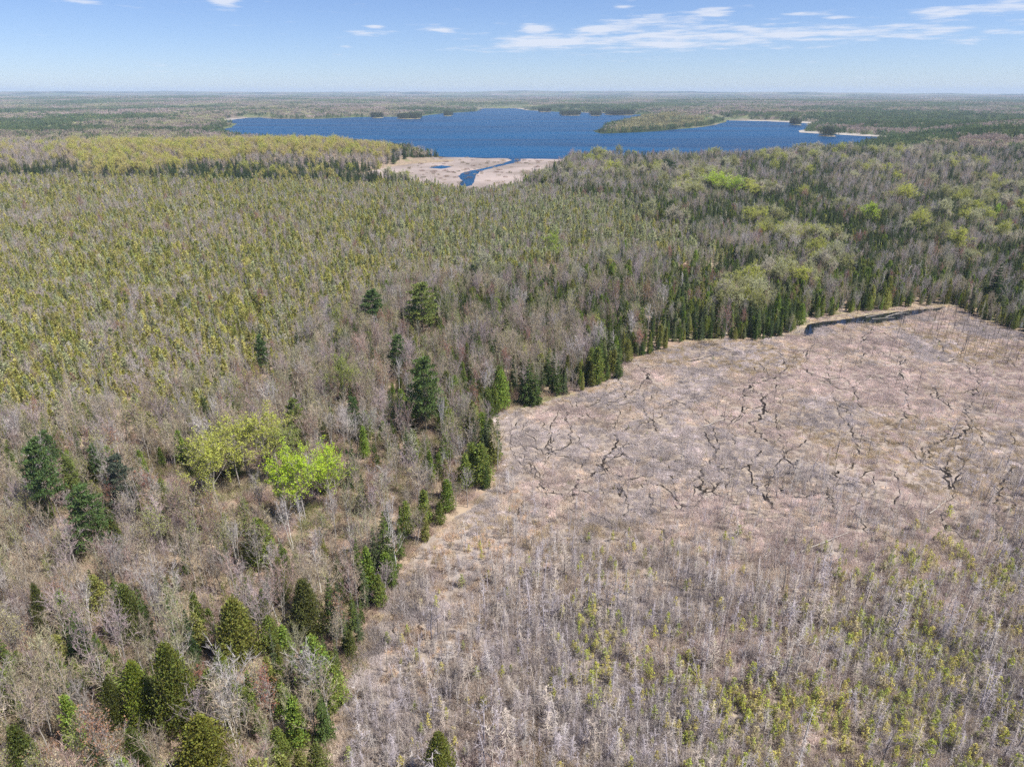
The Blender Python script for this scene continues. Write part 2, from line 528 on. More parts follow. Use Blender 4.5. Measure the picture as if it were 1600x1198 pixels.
def cedar(seed, h, w, clumps=70, per=26, size=.3, lumpy=.3, low=.04):
    """white cedar: dense pointed cone of upright sprays, heaped in lobes"""
    r = rs(seed)
    wood, lf = MB(), MB()
    wood.tube([(0, 0, -.3), (.03 * h * r.randn() * .3, 0, h * .5), (0, 0, h * .95)], [.011 * h, .007 * h, .01], 5)
    R = w * .5
    t = np.clip(low + (1 - low) * (np.arange(clumps) + r.rand(clumps)) / clumps, 0, 1) ** 1.12
    prof = np.power(np.clip(1 - t, 0, 1), .72) * np.clip(t / .16, .55, 1)
    az = np.arange(clumps) * 2.399 + r.rand(clumps) * .7
    rad = R * prof * r.uniform(.62, 1.0 + lumpy * .35, clumps)
    c = np.stack([np.cos(az) * rad, np.sin(az) * rad, t * h * .97], 1)
    cs = R * (.20 + .26 * prof) * r.uniform(.75, 1.2, clumps)
    for i in range(clumps):
        q = unit(r.randn(per, 3)) * (r.rand(per, 1) ** .4)
        q[:, 2] *= 1.25
        o = np.array((math.cos(az[i]), math.sin(az[i]), .55))
        p = c[i] + q * cs[i] + o * cs[i] * .25
        leaf_tris(lf, p, np.full(per, size) * r.uniform(.6, 1.35, per), r, 0, .6, out=o * .5 + q * .5)
    n = clumps * 3                                      # inner foliage so that the cone is not hollow
    tt = r.rand(n) ** 1.1
    rr = R * .5 * np.power(1 - tt, .75) * np.sqrt(r.rand(n)); aa = r.rand(n) * 6.28
    leaf_tris(lf, np.stack([np.cos(aa) * rr, np.sin(aa) * rr, tt * h * .97], 1), np.full(n, size * 2.0), r, 0, 1.0)
    top = np.array((0, 0, h)) + r.randn(6, 3) * np.array((.05, .05, .25)) - np.array((0, 0, .2))
    leaf_tris(lf, top, np.full(6, size), r, 0, 2.5)
    return [('trunk', wood, [M_BARK_DARK]), ('crown', lf, [M_CONIFER])]


def spruce(seed, h, w, levels=16, per=7, seg=4, low=.06, gappy=0.0, bark=None, droop=.28):
    """spruce or fir: whorls of flat drooping fronds round a straight stem"""
    r = rs(seed)
    wood, lf = MB(), MB()
    wood.tube([(0, 0, -.3), (0, 0, h * .5), (0, 0, h)], [.010 * h, .006 * h, .008], 5)
    R = w * .5
    for i in range(levels):
        t = low + (1 - low) * (i + .15 + r.rand() * .3) / levels
        L0 = R * (1 - t) ** .85 + .12
        for j in range(per):
            if r.rand() < gappy: continue
            az = (j + r.rand() * .7 + i * .5) * 2 * math.pi / per
            L = L0 * r.uniform(.72, 1.18)
            d = np.array((math.cos(az), math.sin(az), 0)); s = np.array((-math.sin(az), math.cos(az), 0))
            z0 = t * h + r.randn() * .1
            rise = r.uniform(.0, .25) + t * .5
            k = np.arange(seg)
            for side in (-1, 1):
                u0 = (k + .05) / seg; u1 = (k + .75) / seg; u2 = (k + 1.25) / seg
                zz = lambda u: z0 + L * (rise * u - (droop + .25) * u * u)
                wd = .48 * L * (1 - u0 * .75) * r.uniform(.6, 1.2, seg)
                a = d * (u0 * L)[:, None]; a[:, 2] = zz(u0)
                b = d * (u1 * L)[:, None]; b[:, 2] = zz(u1)
                c = d * (u2 * L)[:, None] + s * side * wd[:, None]; c[:, 2] = zz(u2) - .28 * wd - r.rand(seg) * .1
                lf.tris(a, b, c, 0)
                g = d * ((u0 + .2 / seg) * L)[:, None] + s * side * (wd * .4)[:, None]
                g2 = g + d * (L * .26); g[:, 2] = zz(u0) + .05; g2[:, 2] = zz(u0) + .02
                e = (g + g2) / 2; e[:, 2] -= .22 * L0 + .15
                lf.tris(g, g2, e, 0)
    leaf_tris(lf, np.array((0, 0, h * .97)) + r.randn(5, 3) * np.array((.04, .04, .2)), np.full(5, .35), r, 0, 3.0)
    return [('trunk', wood, [bark or M_BARK_DARK]), ('crown', lf, [M_CONIFER])]


def white_pine(seed, h, w, levels=13, per=6, tufts=7, low=.22, size=.42, gappy=.1, irregular=.28):
    """white pine: tiers of long level limbs that carry upturned plumes"""
    r = rs(seed)
    wood, lf = MB(), MB()
    bend = r.randn(2) * .02 * h
    stem = [(0, 0, -.3), (bend[0] * .4, bend[1] * .4, h * .4), (bend[0], bend[1], h * .75), (bend[0] * .8, bend[1] * .8, h * .98)]
    wood.tube(stem, [.0135 * h, .0105 * h, .006 * h, .01], 6)
    R = w * .5
    for i in range(levels):
        t = low + (1 - low) * (i + r.rand() * .5) / levels
        prof = math.sin(min(1, (1 - t) / (1 - low) * 1.25 + .12) * math.pi / 2)
        for j in range(per):
            if r.rand() < gappy: continue
            az = j * 6.283 / per + r.rand() * 1.0 + i * .7
            L = R * prof * r.uniform(1 - irregular, 1 + irregular)
            d = np.array((math.cos(az), math.sin(az), 0)); s = np.array((-math.sin(az), math.cos(az), 0))
            z0 = t * h + r.randn() * .25
            x0 = np.array((bend[0] * t, bend[1] * t, z0))
            rise = r.uniform(.05, .3) + .5 * max(0, t - .7)
            p1 = x0 + d * L * .55 + np.array((0, 0, L * .55 * rise * .7)); p2 = x0 + d * L + np.array((0, 0, L * rise))
            wood.tube([x0, p1, p2], [.0032 * h, .002 * h, .008], 3)
            nt = tufts + int(L)
            for k in range(nt):
                u = .30 + .72 * (k + r.rand()) / nt
                c = x0 + d * L * u + np.array((0, 0, L * rise * u)) + s * r.randn() * L * .17 * (1.2 - u * .5) + np.array((0, 0, .12 + r.rand() * .2))
                n = 9
                q = r.randn(n, 3) * np.array((.30, .30, .13)) * (.8 + .05 * h * .5)
                leaf_tris(lf, c + q, np.full(n, size) * r.uniform(.7, 1.3, n), r, 0, .9, out=np.tile(d * .5, (n, 1)))
    leaf_tris(lf, np.array((bend[0] * .8, bend[1] * .8, h * .97)) + r.randn(20, 3) * .35, np.full(20, size), r, 0, 1.5)
    return [('trunk', wood, [M_BARK_DARK]), ('crown', lf, [M_CONIFER])]


def snag(seed, h, n=70, blen=1.0, rad=.075, twigs=3, tw=.042):
    """a dead conifer: weathered stem with short broken branches"""
    r = rs(seed)
    wood, fz = MB(), MB()
    bx, by = r.randn(2) * .03 * h
    wood.tube([(0, 0, -.3), (bx * .3, by * .3, h * .5), (bx, by, h)], [rad, rad * .6, .012], 4)
    t = .12 + .86 * r.rand(n)
    az = r.rand(n) * 6.283; el = r.uniform(-.35, .45, n)
    d = np.stack([np.cos(az) * np.cos(el), np.sin(az) * np.cos(el), np.sin(el)], 1)
    p = np.stack([bx * t, by * t, t * h], 1)
    L = blen * (1.15 - t * .85) * r.uniform(.35, 1.1, n)
    twig_tris(fz, p, d, L, np.full(n, tw), r)
    for _ in range(twigs):
        u = r.rand(n)
        twig_tris(fz, p + d * (L * u)[:, None], unit(d + r.randn(n, 3) * .6), L * .5, np.full(n, tw * .8), r)
    return [('trunk', wood, [M_SNAG]), ('crown', fz, [M_SNAG])]


def sapling(seed, h, w, n=60, per=5, size=.16):
    """young larch or cedar just coming into leaf: thin stem, loose sprays"""
    r = rs(seed)
    wood, lf = MB(), MB()
    wood.tube([(0, 0, -.2), (.02, 0, h * .5), (0, .02, h)], [.05, .03, .008], 4)
    t = .10 + .88 * r.rand(n); az = r.rand(n) * 6.283; el = r.uniform(-.1, .6, n)
    d = np.stack([np.cos(az) * np.cos(el), np.sin(az) * np.cos(el), np.sin(el)], 1)
    L = w * .5 * (1.08 - t) ** .8 * r.uniform(.5, 1.15, n)
    p = np.stack([t * 0, t * 0, t * h], 1)
    twig_tris(lf, p, d, L, np.full(n, .03), r, 0)
    for _ in range(per):
        u = r.uniform(.2, 1.05, n)
        leaf_tris(lf, p + d * (L * u)[:, None] + r.randn(n, 3) * .05, size * r.uniform(.6, 1.4, n), r, 1, .5)
    return [('trunk', wood, [M_BARK]), ('crown', lf, [M_TWIG_GREY, M_CONIFER])]


def brush(seed, rad, h, n=110, blades=40, tw=.03):
    """a patch of twiggy bog shrubs with dead grass between"""
    r = rs(seed)
    mb = MB()
    a = r.rand(n) * 6.283; q = rad * np.sqrt(r.rand(n))
    p = np.stack([np.cos(a) * q, np.sin(a) * q, r.rand(n) * .15 * h], 1)
    d = unit(np.stack([r.randn(n) * .5, r.randn(n) * .5, np.ones(n)], 1))
    twig_tris(mb, p, d, h * r.uniform(.5, 1.15, n), np.full(n, tw), r)
    p2 = p + d * (h * .4)
    twig_tris(mb, p2, unit(d + r.randn(n, 3) * .7), h * r.uniform(.3, .6, n), np.full(n, tw * .9), r)
    a = r.rand(blades) * 6.283; q = rad * np.sqrt(r.rand(blades))
    p = np.stack([np.cos(a) * q, np.sin(a) * q, np.zeros(blades)], 1)
    d = unit(np.stack([r.randn(blades) * .9, r.randn(blades) * .9, np.ones(blades)], 1))
    twig_tris(mb, p, d, h * r.uniform(.35, .8, blades), np.full(blades, .07), r)
    return [('crown', mb, [M_TWIG])]


def tussock(seed, rad, h, n=120):
    r = rs(seed)
    mb = MB()
    a = r.rand(n) * 6.283; q = rad * np.sqrt(r.rand(n)) * .6
    p = np.stack([np.cos(a) * q, np.sin(a) * q, np.zeros(n)], 1)
    d = unit(np.stack([np.cos(a) * .7 + r.randn(n) * .4, np.sin(a) * .7 + r.randn(n) * .4, np.full(n, .9)], 1))
    twig_tris(mb, p, d, h * r.uniform(.5, 1.2, n), np.full(n, .06), r)
    p2 = p + d * (h * .7)
    d2 = d.copy(); d2[:, 2] = -.3
    twig_tris(mb, p2, unit(d2), h * r.uniform(.3, .7, n), np.full(n, .06), r)
    return [('crown', mb, [M_TWIG])]


def far_patch(seed, rad, n, conifer=.4, hgt=13, facets=60):
    """a piece of closed canopy some way off: crowns of different sizes, each a loose shell of foliage"""
    r = rs(seed)
    mb = MB()
    for i in range(n):
        a = r.rand() * 6.283; q = rad * math.sqrt(r.rand())
        c = np.array((math.cos(a) * q, math.sin(a) * q, 0))
        H = hgt * r.uniform(.65, 1.15)
        if r.rand() < conifer:
            W = H * r.uniform(.13, .19)
            t = r.rand(facets); az = r.rand(facets) * 6.283
            rr = W * (1 - t) ** .8
            p = c + np.stack([np.cos(az) * rr, np.sin(az) * rr, (.12 + .88 * t) * H], 1)
            o = np.stack([np.cos(az) * .6, np.sin(az) * .6, np.full(facets, .3)], 1)
            leaf_tris(mb, p, r.uniform(.6, 1.3, facets) * H * .09, r, 0, .8, out=o)
        else:
            W = H * r.uniform(.2, .34)
            q3 = unit(r.randn(facets, 3)); q3[:, 2] = np.abs(q3[:, 2]) * 1.3 - .35
            p = c + np.array((0, 0, H * .66)) + q3 * np.array((W, W, H * .3)) * r.uniform(.7, 1.05, (facets, 1))
            leaf_tris(mb, p, r.uniform(.6, 1.3, facets) * H * .085, r, 0, .4, out=q3 * .5)
    return [('crown', mb, [M_FAR])]


# ----------------------------------------------------------------------------------------------
# the lie of the land
# ----------------------------------------------------------------------------------------------
def setting(name, mb, mats, smooth=True, kind='structure'):
    o = bpy.data.objects.new(name, mb.mesh(name, mats, smooth)); COL.objects.link(o)
    o['kind'] = kind
    return o


def terrain():
    na = 420
    az = np.concatenate([np.linspace(-50, 50, 300), np.linspace(50, 310, na - 300 + 1)[1:-1]]) * math.pi / 180
    na = len(az)
    rad = np.concatenate([np.linspace(5, 600, 20)[:-1], np.linspace(600, 1600, 40)[:-1], np.geomspace(1600, 18500, 95)])
    A, R = np.meshgrid(az, rad)
    X, Y = np.sin(A) * R, np.cos(A) * R
    Z = height(X, Y)
    v = np.concatenate([[(0, 0, 0)], np.stack([X.ravel(), Y.ravel(), Z.ravel()], 1)])
    f = []
    nr = len(rad)
    ii = np.arange(na); jj = (ii + 1) % na
    f.append(np.stack([np.zeros(na, int), 1 + jj, 1 + ii], 1))
    for k in range(nr - 1):
        a = 1 + k * na + ii; b = 1 + k * na + jj
        f.append(np.stack([a, b, b + na], 1)); f.append(np.stack([a, b + na, a + na], 1))
    mb = MB(); mb.add(v, np.concatenate(f))
    # forest floor near by, mottled woodland canopy colour far off
    m, n, l = new_mat('land')
    src = M_FOREST.node_tree
    out = n.new('ShaderNodeOutputMaterial'); p = n.new('ShaderNodeBsdfPrincipled'); p.inputs['Roughness'].default_value = 1
    p.inputs['Specular IOR Level'].default_value = 0.0
    geo = n.new('ShaderNodeNewGeometry')

    def layer(cur, col, scale, lo, hi, off):
        mp = n.new('ShaderNodeVectorMath'); mp.operation = 'ADD'; mp.inputs[1].default_value = (off, off * .7, 0)
        l.new(geo.outputs['Position'], mp.inputs[0])
        nz = n.new('ShaderNodeTexNoise'); nz.inputs['Scale'].default_value = 1 / scale; nz.inputs['Detail'].default_value = 5
        nz.inputs['Roughness'].default_value = .6
        l.new(mp.outputs[0], nz.inputs['Vector'])
        mr = n.new('ShaderNodeMapRange'); mr.inputs['From Min'].default_value = lo; mr.inputs['From Max'].default_value = hi
        l.new(nz.outputs[0], mr.inputs['Value'])
        mx = n.new('ShaderNodeMix'); mx.data_type = 'RGBA'; mx.inputs['B'].default_value = (*col, 1)
        l.new(mr.outputs[0], mx.inputs['Factor'])
        if isinstance(cur, tuple): mx.inputs['A'].default_value = (*cur, 1)
        else: l.new(cur, mx.inputs['A'])
        return mx.outputs['Result']
    near = layer(layer(layer((.27, .195, .15), (.34, .265, .19), 9, .42, .6, 10), (.15, .12, .09), 3, .5, .68, 400), (.19, .185, .09), 22, .52, .66, 900)
    far = layer(layer(layer((.09, .12, .055), (.20, .16, .135), 420, .42, .58, 70), (.13, .145, .06), 150, .5, .65, 3000), (.035, .05, .03), 800, .5, .6, 900)
    ln = n.new('ShaderNodeVectorMath'); ln.operation = 'LENGTH'; l.new(geo.outputs['Position'], ln.inputs[0])
    mr = n.new('ShaderNodeMapRange'); mr.inputs['From Min'].default_value = 900; mr.inputs['From Max'].default_value = 1500
    l.new(ln.outputs['Value'], mr.inputs['Value'])
    mx = n.new('ShaderNodeMix'); mx.data_type = 'RGBA'
    l.new(mr.outputs[0], mx.inputs['Factor']); l.new(near, mx.inputs['A']); l.new(far, mx.inputs['B'])
    l.new(mx.outputs['Result'], p.inputs['Base Color'])
    l.new(p.outputs[0], out.inputs[0])
    return setting('ground', mb, [m])


def sheet(name, P, z, mat, jag=0.0, step=None, seed=3):
    """flat sheet inside outline P, its edge broken up a little"""
    r = rs(seed)
    pts = []
    n = len(P)
    for i in range(n):
        a, b = P[i], P[(i + 1) % n]
        L = np.linalg.norm(b - a)
        k = max(1, int(L / (step or L)))
        k = min(k, 60)
        for q in range(k):
            t = q / k
            c = a + (b - a) * t
            if jag and k > 1: c = c + r.randn(2) * jag
            pts.append((c[0], c[1], z))
    me = bpy.data.meshes.new(name)
    me.from_pydata(pts, [], [list(range(len(pts)))])
    me.materials.append(mat)
    me.update()
    o = bpy.data.objects.new(name, me); COL.objects.link(o); o['kind'] = 'structure'
    if me.polygons[0].normal.z < 0: me.flip_normals()
    return o


terrain()
sheet('lake', LAKE, 0.35, M_LAKE, 6, 60)
sheet('distant_lake', FARPOND, 0.3, M_LAKE, 10, 100)
sheet('marsh_ground', MARSH, 0.03, M_MARSH, .8, 4)
sheet('reed_bed', REEDS, 0.42, M_REED, 2.5, 12)
sheet('inlet', poly([(724, 294), (718, 288), (722, 283), (716, 276), (722, 271), (738, 267), (752, 264.5), (775, 259), (790, 254), (800, 251), (792, 247.5), (812, 247.8), (815, 251), (806, 255), (780, 260.5), (758, 266), (750, 269), (744, 275), (742, 281), (738, 290)]), 0.50, M_LAKE, .6, 9)
sheet('reed_pool', poly([(668, 263), (690, 259), (706, 261.5), (690, 264.5)]), 0.5, M_LAKE, .8, 8)
# pale strips of open shore at the waterline
for i, pts in enumerate([
        [(346, 189.5), (392, 184), (440, 178), (436, 177.2), (388, 181.6), (346, 187.2)],
        [(748, 173.6), (754, 169.8), (800, 168.8), (824, 172.4), (824, 170.8), (800, 166.8), (754, 167.6)],
        [(1138, 188.6), (1200, 190), (1268, 193.6), (1268, 190.8), (1200, 187), (1140, 185.8)],
        [(1246, 207.6), (1300, 210.4), (1345, 213), (1410, 215.6), (1412, 214.4), (1345, 208.6), (1300, 206.2), (1250, 203.6)]]):
    sheet('shore', poly(pts), 0.6, M_SAND, 3, 40, i)
# islands
ISL = [(851, 175.2, 11, 60), (891, 180.5, 17, 75), (968, 179.8, 26, 90), (640, 185.5, 22, 80), (590, 184.5, 10, 50), (1293, 213, 13, 26), (1243, 195.5, 8, 32), (700, 181.5, 7, 55), (930, 181, 9, 60)]
ISLANDS = []
for i, (px, py, hw, ry) in enumerate(ISL):
    c = ground(px, py); rx = abs(ground(px + hw, py)[0] - c[0]) * 1.15; ry *= 1.2
    mb = MB(); k = 20; r = rs(40 + i)
    ring = [(c[0] + math.cos(a) * rx * r.uniform(.85, 1.1), c[1] + math.sin(a) * ry * r.uniform(.85, 1.1), -1) for a in np.linspace(0, 6.283, k, endpoint=False)]
    mid = [((q[0] - c[0]) * .6 + c[0], (q[1] - c[1]) * .6 + c[1], 1.6) for q in ring]
    fs = []
    for j in range(k):
        a, b = j, (j + 1) % k
        fs += [(a, b, k + b), (a, k + b, k + a), (k + a, k + b, 2 * k)]
    mb.add(ring + mid + [(c[0], c[1], 2.4)], fs)
    setting('island', mb, [M_FOREST])
    ISLANDS.append((c[0], c[1], rx, ry))


def ribbon(name, pts, width, z, mat, seed, jag=.8):
    """a winding ditch through the marsh"""
    r = rs(seed)
    P = [ground(a, b) for a, b in pts]
    path = []
    for a, b in zip(P[:-1], P[1:]):
        k = max(2, int(np.linalg.norm(b - a) / 1.1))
        for q in range(k):
            t = q / k
            path.append(a + (b - a) * t + r.randn(2) * (jag * .62 if 0 < q else .1))
    path.append(P[-1]); path = np.array(path)
    vs, fs = [], []
    for i, p in enumerate(path):
        t = path[min(i + 1, len(path) - 1)] - path[max(i - 1, 0)]; t /= np.linalg.norm(t) + 1e-9
        nrm = np.array((-t[1], t[0]))
        w = width * r.uniform(.3, 1.25) * .5
        vs += [(*(p + nrm * w), z), (*(p - nrm * w), z)]
        if i: fs += [(2 * i - 2, 2 * i, 2 * i - 1), (2 * i - 1, 2 * i, 2 * i + 1)]
    mb = MB(); mb.add(vs, fs)
    setting(name, mb, [mat])
    return path


POND = [(1256, 516), (1262, 508), (1285, 503), (1310, 501), (1332, 498), (1343, 495), (1375, 491), (1400, 488), (1440, 484), (1470, 481), (1478, 480.5), (1470, 484.5), (1448, 489), (1425, 493),
        (1412, 496), (1413, 499), (1392, 502), (1372, 506), (1352, 505), (1330, 507), (1305, 508), (1285, 511), (1274, 516), (1268, 526), (1257, 526)]
PONDP = poly(POND)
DITCHES = [
    ([(958, 678), (966, 690), (958, 705), (945, 712), (942, 730), (920, 745), (903, 755), (896, 775), (897, 800)], 1.7),
    ([(966, 675), (1000, 665), (1035, 650), (1048, 628), (1062, 625)], .9),
    ([(985, 568), (1008, 575), (1012, 590), (1003, 600)], 1.6),
    ([(1012, 590), (1030, 608), (1055, 625), (1080, 640), (1100, 655)], 1.0),
    ([(1000, 575), (1040, 572), (1085, 563), (1130, 552), (1165, 547)], 1.2),
    ([(905, 655), (915, 640), (940, 622), (955, 612)], 1.0),
    ([(1198, 690), (1180, 672), (1172, 660), (1188, 655), (1192, 635), (1195, 620)], 1.9),
    ([(1218, 548), (1224, 562), (1228, 575), (1212, 590), (1178, 598), (1168, 608), (1185, 615)], 1.3),
    ([(1265, 520), (1258, 512), (1268, 505)], 2.4),
    ([(1165, 547), (1215, 546), (1262, 548), (1300, 552)], 1.4),
    ([(1262, 545), (1275, 538), (1285, 540)], 1.6),
    ([(1350, 506), (1366, 516), (1356, 525), (1352, 532)], 1.5),
    ([(1408, 555), (1406, 570), (1408, 585), (1412, 592)], 1.6),
    ([(1460, 606), (1466, 622), (1480, 632), (1500, 645)], 1.5),
    ([(1512, 672), (1500, 682), (1470, 690), (1452, 700), (1458, 718)], 1.7),
    ([(1472, 730), (1480, 740), (1482, 752), (1484, 765)], 2.4),
    ([(1525, 668), (1538, 690), (1545, 705)], 1.2),
    ([(1518, 790), (1545, 805), (1570, 800), (1590, 790)], 1.4),
    ([(1545, 805), (1570, 825), (1572, 850)], 1.0),
    ([(1100, 675), (1115, 700), (1120, 715), (1098, 728)], 1.4),
    ([(1098, 735), (1096, 750), (1094, 772)], 1.9),
    ([(1198, 775), (1205, 788), (1208, 795)], 1.6),
    ([(1295, 748), (1310, 735), (1308, 745)], 1.2),
    ([(850, 660), (862, 700), (858, 720)], .9),
    ([(1040, 828), (1046, 842)], 2.0),
    ([(930, 725), (965, 745), (968, 775)], .8),
    ([(1360, 505), (1400, 520), (1440, 528)], .7),
    ([(1470, 540), (1520, 548), (1560, 560), (1600, 565)], .8),
    ([(1345, 530), (1378, 548), (1384, 560)], .8),
    ([(800, 690), (840, 702), (835, 720)], .7),
    ([(640, 905), (628, 925), (622, 940)], 1.6), ([(648, 965), (660, 985)], 1.4), ([(612, 960), (620, 1000)], 1.2),
]


def side_cracks():
    """thin winding cracks that link and branch off the main ditches"""
    r = rs(640)
    out = []
    seeds = [p for pts, w in DITCHES for p in pts if p[1] < 860]
    for k in range(88):
        if k % 3: px, py = seeds[r.randint(len(seeds))]
        else: px, py = r.uniform(800, 1600), r.uniform(560, 830)
        if not inside(MARSH, *ground(px, py)): continue
        a = r.uniform(0, 6.28); pts = [(px, py)]
        sc = 7 + 12 * (py - 480) / 350
        for q in range(r.randint(6, 15)):
            a += r.randn() * .55
            px += math.cos(a) * sc * .95; py += math.sin(a) * sc * .95
            g = ground(px, py)
            if py > 850 or not inside(MARSH, *g) or inside(PONDP, *g): break
            pts.append((px, py))
        if len(pts) > 2: out.append((pts, r.uniform(.40, .95)))
    return out


DPTS = []
for i, (pts, w) in enumerate(DITCHES + side_cracks()):
    DPTS.append((ribbon('ditch', pts, w * .50, 0.055 + i * .0013, M_PEAT, 100 + i), w))
sheet('pond', PONDP, 0.21, M_POND, .3, 2.5)
BANK = poly([(1235, 524), (1255, 506), (1285, 499), (1330, 493), (1380, 486), (1440, 480.5), (1490, 476.5), (1475, 480), (1440, 484), (1400, 488), (1343, 495), (1310, 501), (1285, 503), (1262, 508), (1248, 526)])
sheet('grass_bank', BANK, 0.24, M_GRASSBANK, .3, 3)
EDGE = [poly([(1040, 548), (1120, 531), (1180, 530), (1235, 520), (1236, 526), (1180, 537), (1120, 537), (1060, 545)]),
        poly([(755, 652), (800, 640), (870, 622), (930, 604), (965, 585), (985, 560), (992, 566), (972, 592), (935, 612), (870, 632), (800, 648), (760, 660)])]

# ----------------------------------------------------------------------------------------------
# plant kinds: variants shared by all copies
# ----------------------------------------------------------------------------------------------
KINDS = {}


def kind(name, builders):
    """variants: list of (native height, parts)"""
    KINDS[name] = [dict(h=h, parts=[(pn, mb, mats) for pn, mb, mats in parts], meshes=None, joined=None) for h, parts in builders]


kind('bare_tree', [(12, broadleaf(1, 12, 7.0)), (12, broadleaf(2, 12, 5.4, low=.38)), (12, broadleaf(3, 12, 8.4, stems=2)), (12, broadleaf(4, 12, 6.0, low=.45, limbs=12)),
                   (12, broadleaf(5, 12, 4.2, low=.3, limbs=16)), (12, broadleaf(6, 12, 7.8, stems=3, limbs=12))])
kind('bare_sapling', [(6, broadleaf(21, 6, 2.4, limbs=9, twigs=4, tw=.045, low=.2)), (6, broadleaf(22, 6, 2.0, limbs=9, twigs=4, tw=.045, low=.15)), (6, broadleaf(23, 6, 3.0, limbs=9, twigs=4, stems=2, tw=.045, low=.2))])
kind('budding_tree', [(12, broadleaf(31, 12, 7.0, twigs=5, leaves=2, leaf_size=.20)), (12, broadleaf(32, 12, 8.2, twigs=5, leaves=2, leaf_size=.22, stems=2)), (12, broadleaf(33, 12, 5.5, twigs=5, leaves=2, leaf_size=.18))])
kind('leafy_tree', [(12, broadleaf(41, 12, 9.0, twigs=6, leaves=9, leaf_size=.20)), (12, broadleaf(42, 12, 8.4, twigs=6, leaves=9, leaf_size=.20, stems=2)), (12, broadleaf(43, 12, 9.8, twigs=7, leaves=9, leaf_size=.19, limbs=18))])
kind('birch_tree', [(13, broadleaf(51, 13, 5.0, bark=M_BIRCH, low=.45)), (13, broadleaf(52, 13, 5.6, bark=M_BIRCH, stems=2, low=.5, limbs=12)), (13, broadleaf(53, 13, 6.4, bark=M_BIRCH, stems=3, low=.5, limbs=12))])
kind('cedar_tree', [(10, cedar(61, 10, 4.0)), (10, cedar(62, 10, 3.4)), (10, cedar(63, 10, 5.2, clumps=90)), (10, cedar(64, 10, 3.0))])
kind('great_cedar', [(14, cedar(71, 14, 9.0, clumps=230, per=34, size=.34, lumpy=.7)), (14, cedar(72, 14, 8.0, clumps=210, per=34, size=.34, lumpy=.7)), (14, cedar(73, 14, 10.0, clumps=250, per=34, size=.36, lumpy=.8))])
kind('small_cedar', [(6, cedar(81, 6, 2.0, clumps=26, per=16, size=.26)), (6, cedar(82, 6, 1.7, clumps=24, per=16, size=.26)), (6, cedar(83, 6, 2.5, clumps=30, per=16, size=.26, lumpy=.6))])
kind('spruce_tree', [(11, spruce(91, 11, 3.4)), (11, spruce(92, 11, 2.8, gappy=.1)), (11, spruce(93, 11, 4.2)), (11, spruce(94, 11, 2.2, gappy=.2))])
kind('white_pine', [(18, white_pine(101, 18, 9.5)), (18, white_pine(102, 18, 8.0, low=.3)), (18, white_pine(103, 18, 11, low=.15)), (18, white_pine(104, 18, 8.5, low=.42, gappy=.25))])
kind('dead_snag', [(8, snag(111, 8)), (8, snag(112, 8, 50, .7)), (8, snag(113, 8, 95, 1.15)), (8, snag(114, 8, 30, .5)), (8, snag(115, 8, 120, 1.35, twigs=3)), (8, snag(116, 8, 60, 1.7, twigs=4)), (8, snag(117, 8, 85, .9, .06, 2)), (8, broadleaf(118, 8, 3.4, limbs=8, twigs=3, low=.1, bark=M_SNAG, tw=.045))])
kind('dead_pole', [(8, snag(121, 8, 7, .4, .085, 0)), (8, snag(122, 8, 12, .5, .075, 0)), (8, snag(123, 8, 4, .6, .095, 0))])
kind('larch_sapling', [(4, sapling(131, 4, 1.9, size=.13)), (4, sapling(132, 4, 1.5, size=.13)), (4, sapling(133, 4, 2.4, 80, size=.13))])
kind('bog_shrub', [(1, brush(141, 1.1, 1.0)), (1, brush(142, 1.0, 1.0, 90, 60)), (1, brush(143, 1.3, 1.0, 130, 30))])
kind('grass_tussock', [(1, tussock(151, .8, .9)), (1, tussock(152, 1.0, .8))])
kind('canopy', [(13, far_patch(161, 15, 14, .15)), (13, far_patch(162, 15, 14, .15)), (13, far_patch(163, 15, 14, .15))])
kind('conifer_canopy', [(13, far_patch(171, 13, 16, .95)), (13, far_patch(172, 13, 16, .9)), (13, far_patch(173, 13, 16, .9))])
kind('wide_canopy', [(13, far_patch(181, 48, 44, .4, facets=34)), (13, far_patch(182, 48, 44, .3, facets=34)), (13, far_patch(183, 48, 44, .5, facets=34))])

for kn, vs in KINDS.items():
    for i, v in enumerate(vs):
        v['meshes'] = [(pn, mb.mesh(pn, mats)) for pn, mb, mats in v['parts']]
        v['joined'] = combine([(mb, mats) for pn, mb, mats in v['parts']], kn)

# every plant: kind -> list of rows (x, y, z, height, width factor, variant, spin, tr, tg, tb)
PLANTS = {k: [] for k in KINDS}


def put(kn, x, y, h, wf, tint, r, z=None):
    x = np.atleast_1d(x).astype(float); y = np.atleast_1d(y).astype(float); n = len(x)
    if n == 0: return
    z = height(x, y) if z is None else np.full(n, z)
    h = np.broadcast_to(h, n); wf = np.broadcast_to(wf, n)
    tint = np.broadcast_to(tint, (n, 3))
    PLANTS[kn].append(np.column_stack([x, y, z, h, wf, r.randint(0, len(KINDS[kn]), n), r.rand(n) * 6.283, tint]))


def grid(x0, x1, y0, y1, c, seed, half_angle=47, r0=0, r1=1e9):
    r = rs(seed)
    xs = np.arange(x0, x1, c); ys = np.arange(y0, y1, c)
    X, Y = np.meshgrid(xs, ys); X = X.ravel() + (r.rand(X.size) - .5) * c * .95; Y = Y.ravel() + (r.rand(Y.size) - .5) * c * .95
    d = np.hypot(X, Y)
    ok = (np.abs(np.arctan2(X, Y)) < math.radians(half_angle)) & (d >= r0) & (d < r1)
    return X[ok], Y[ok]


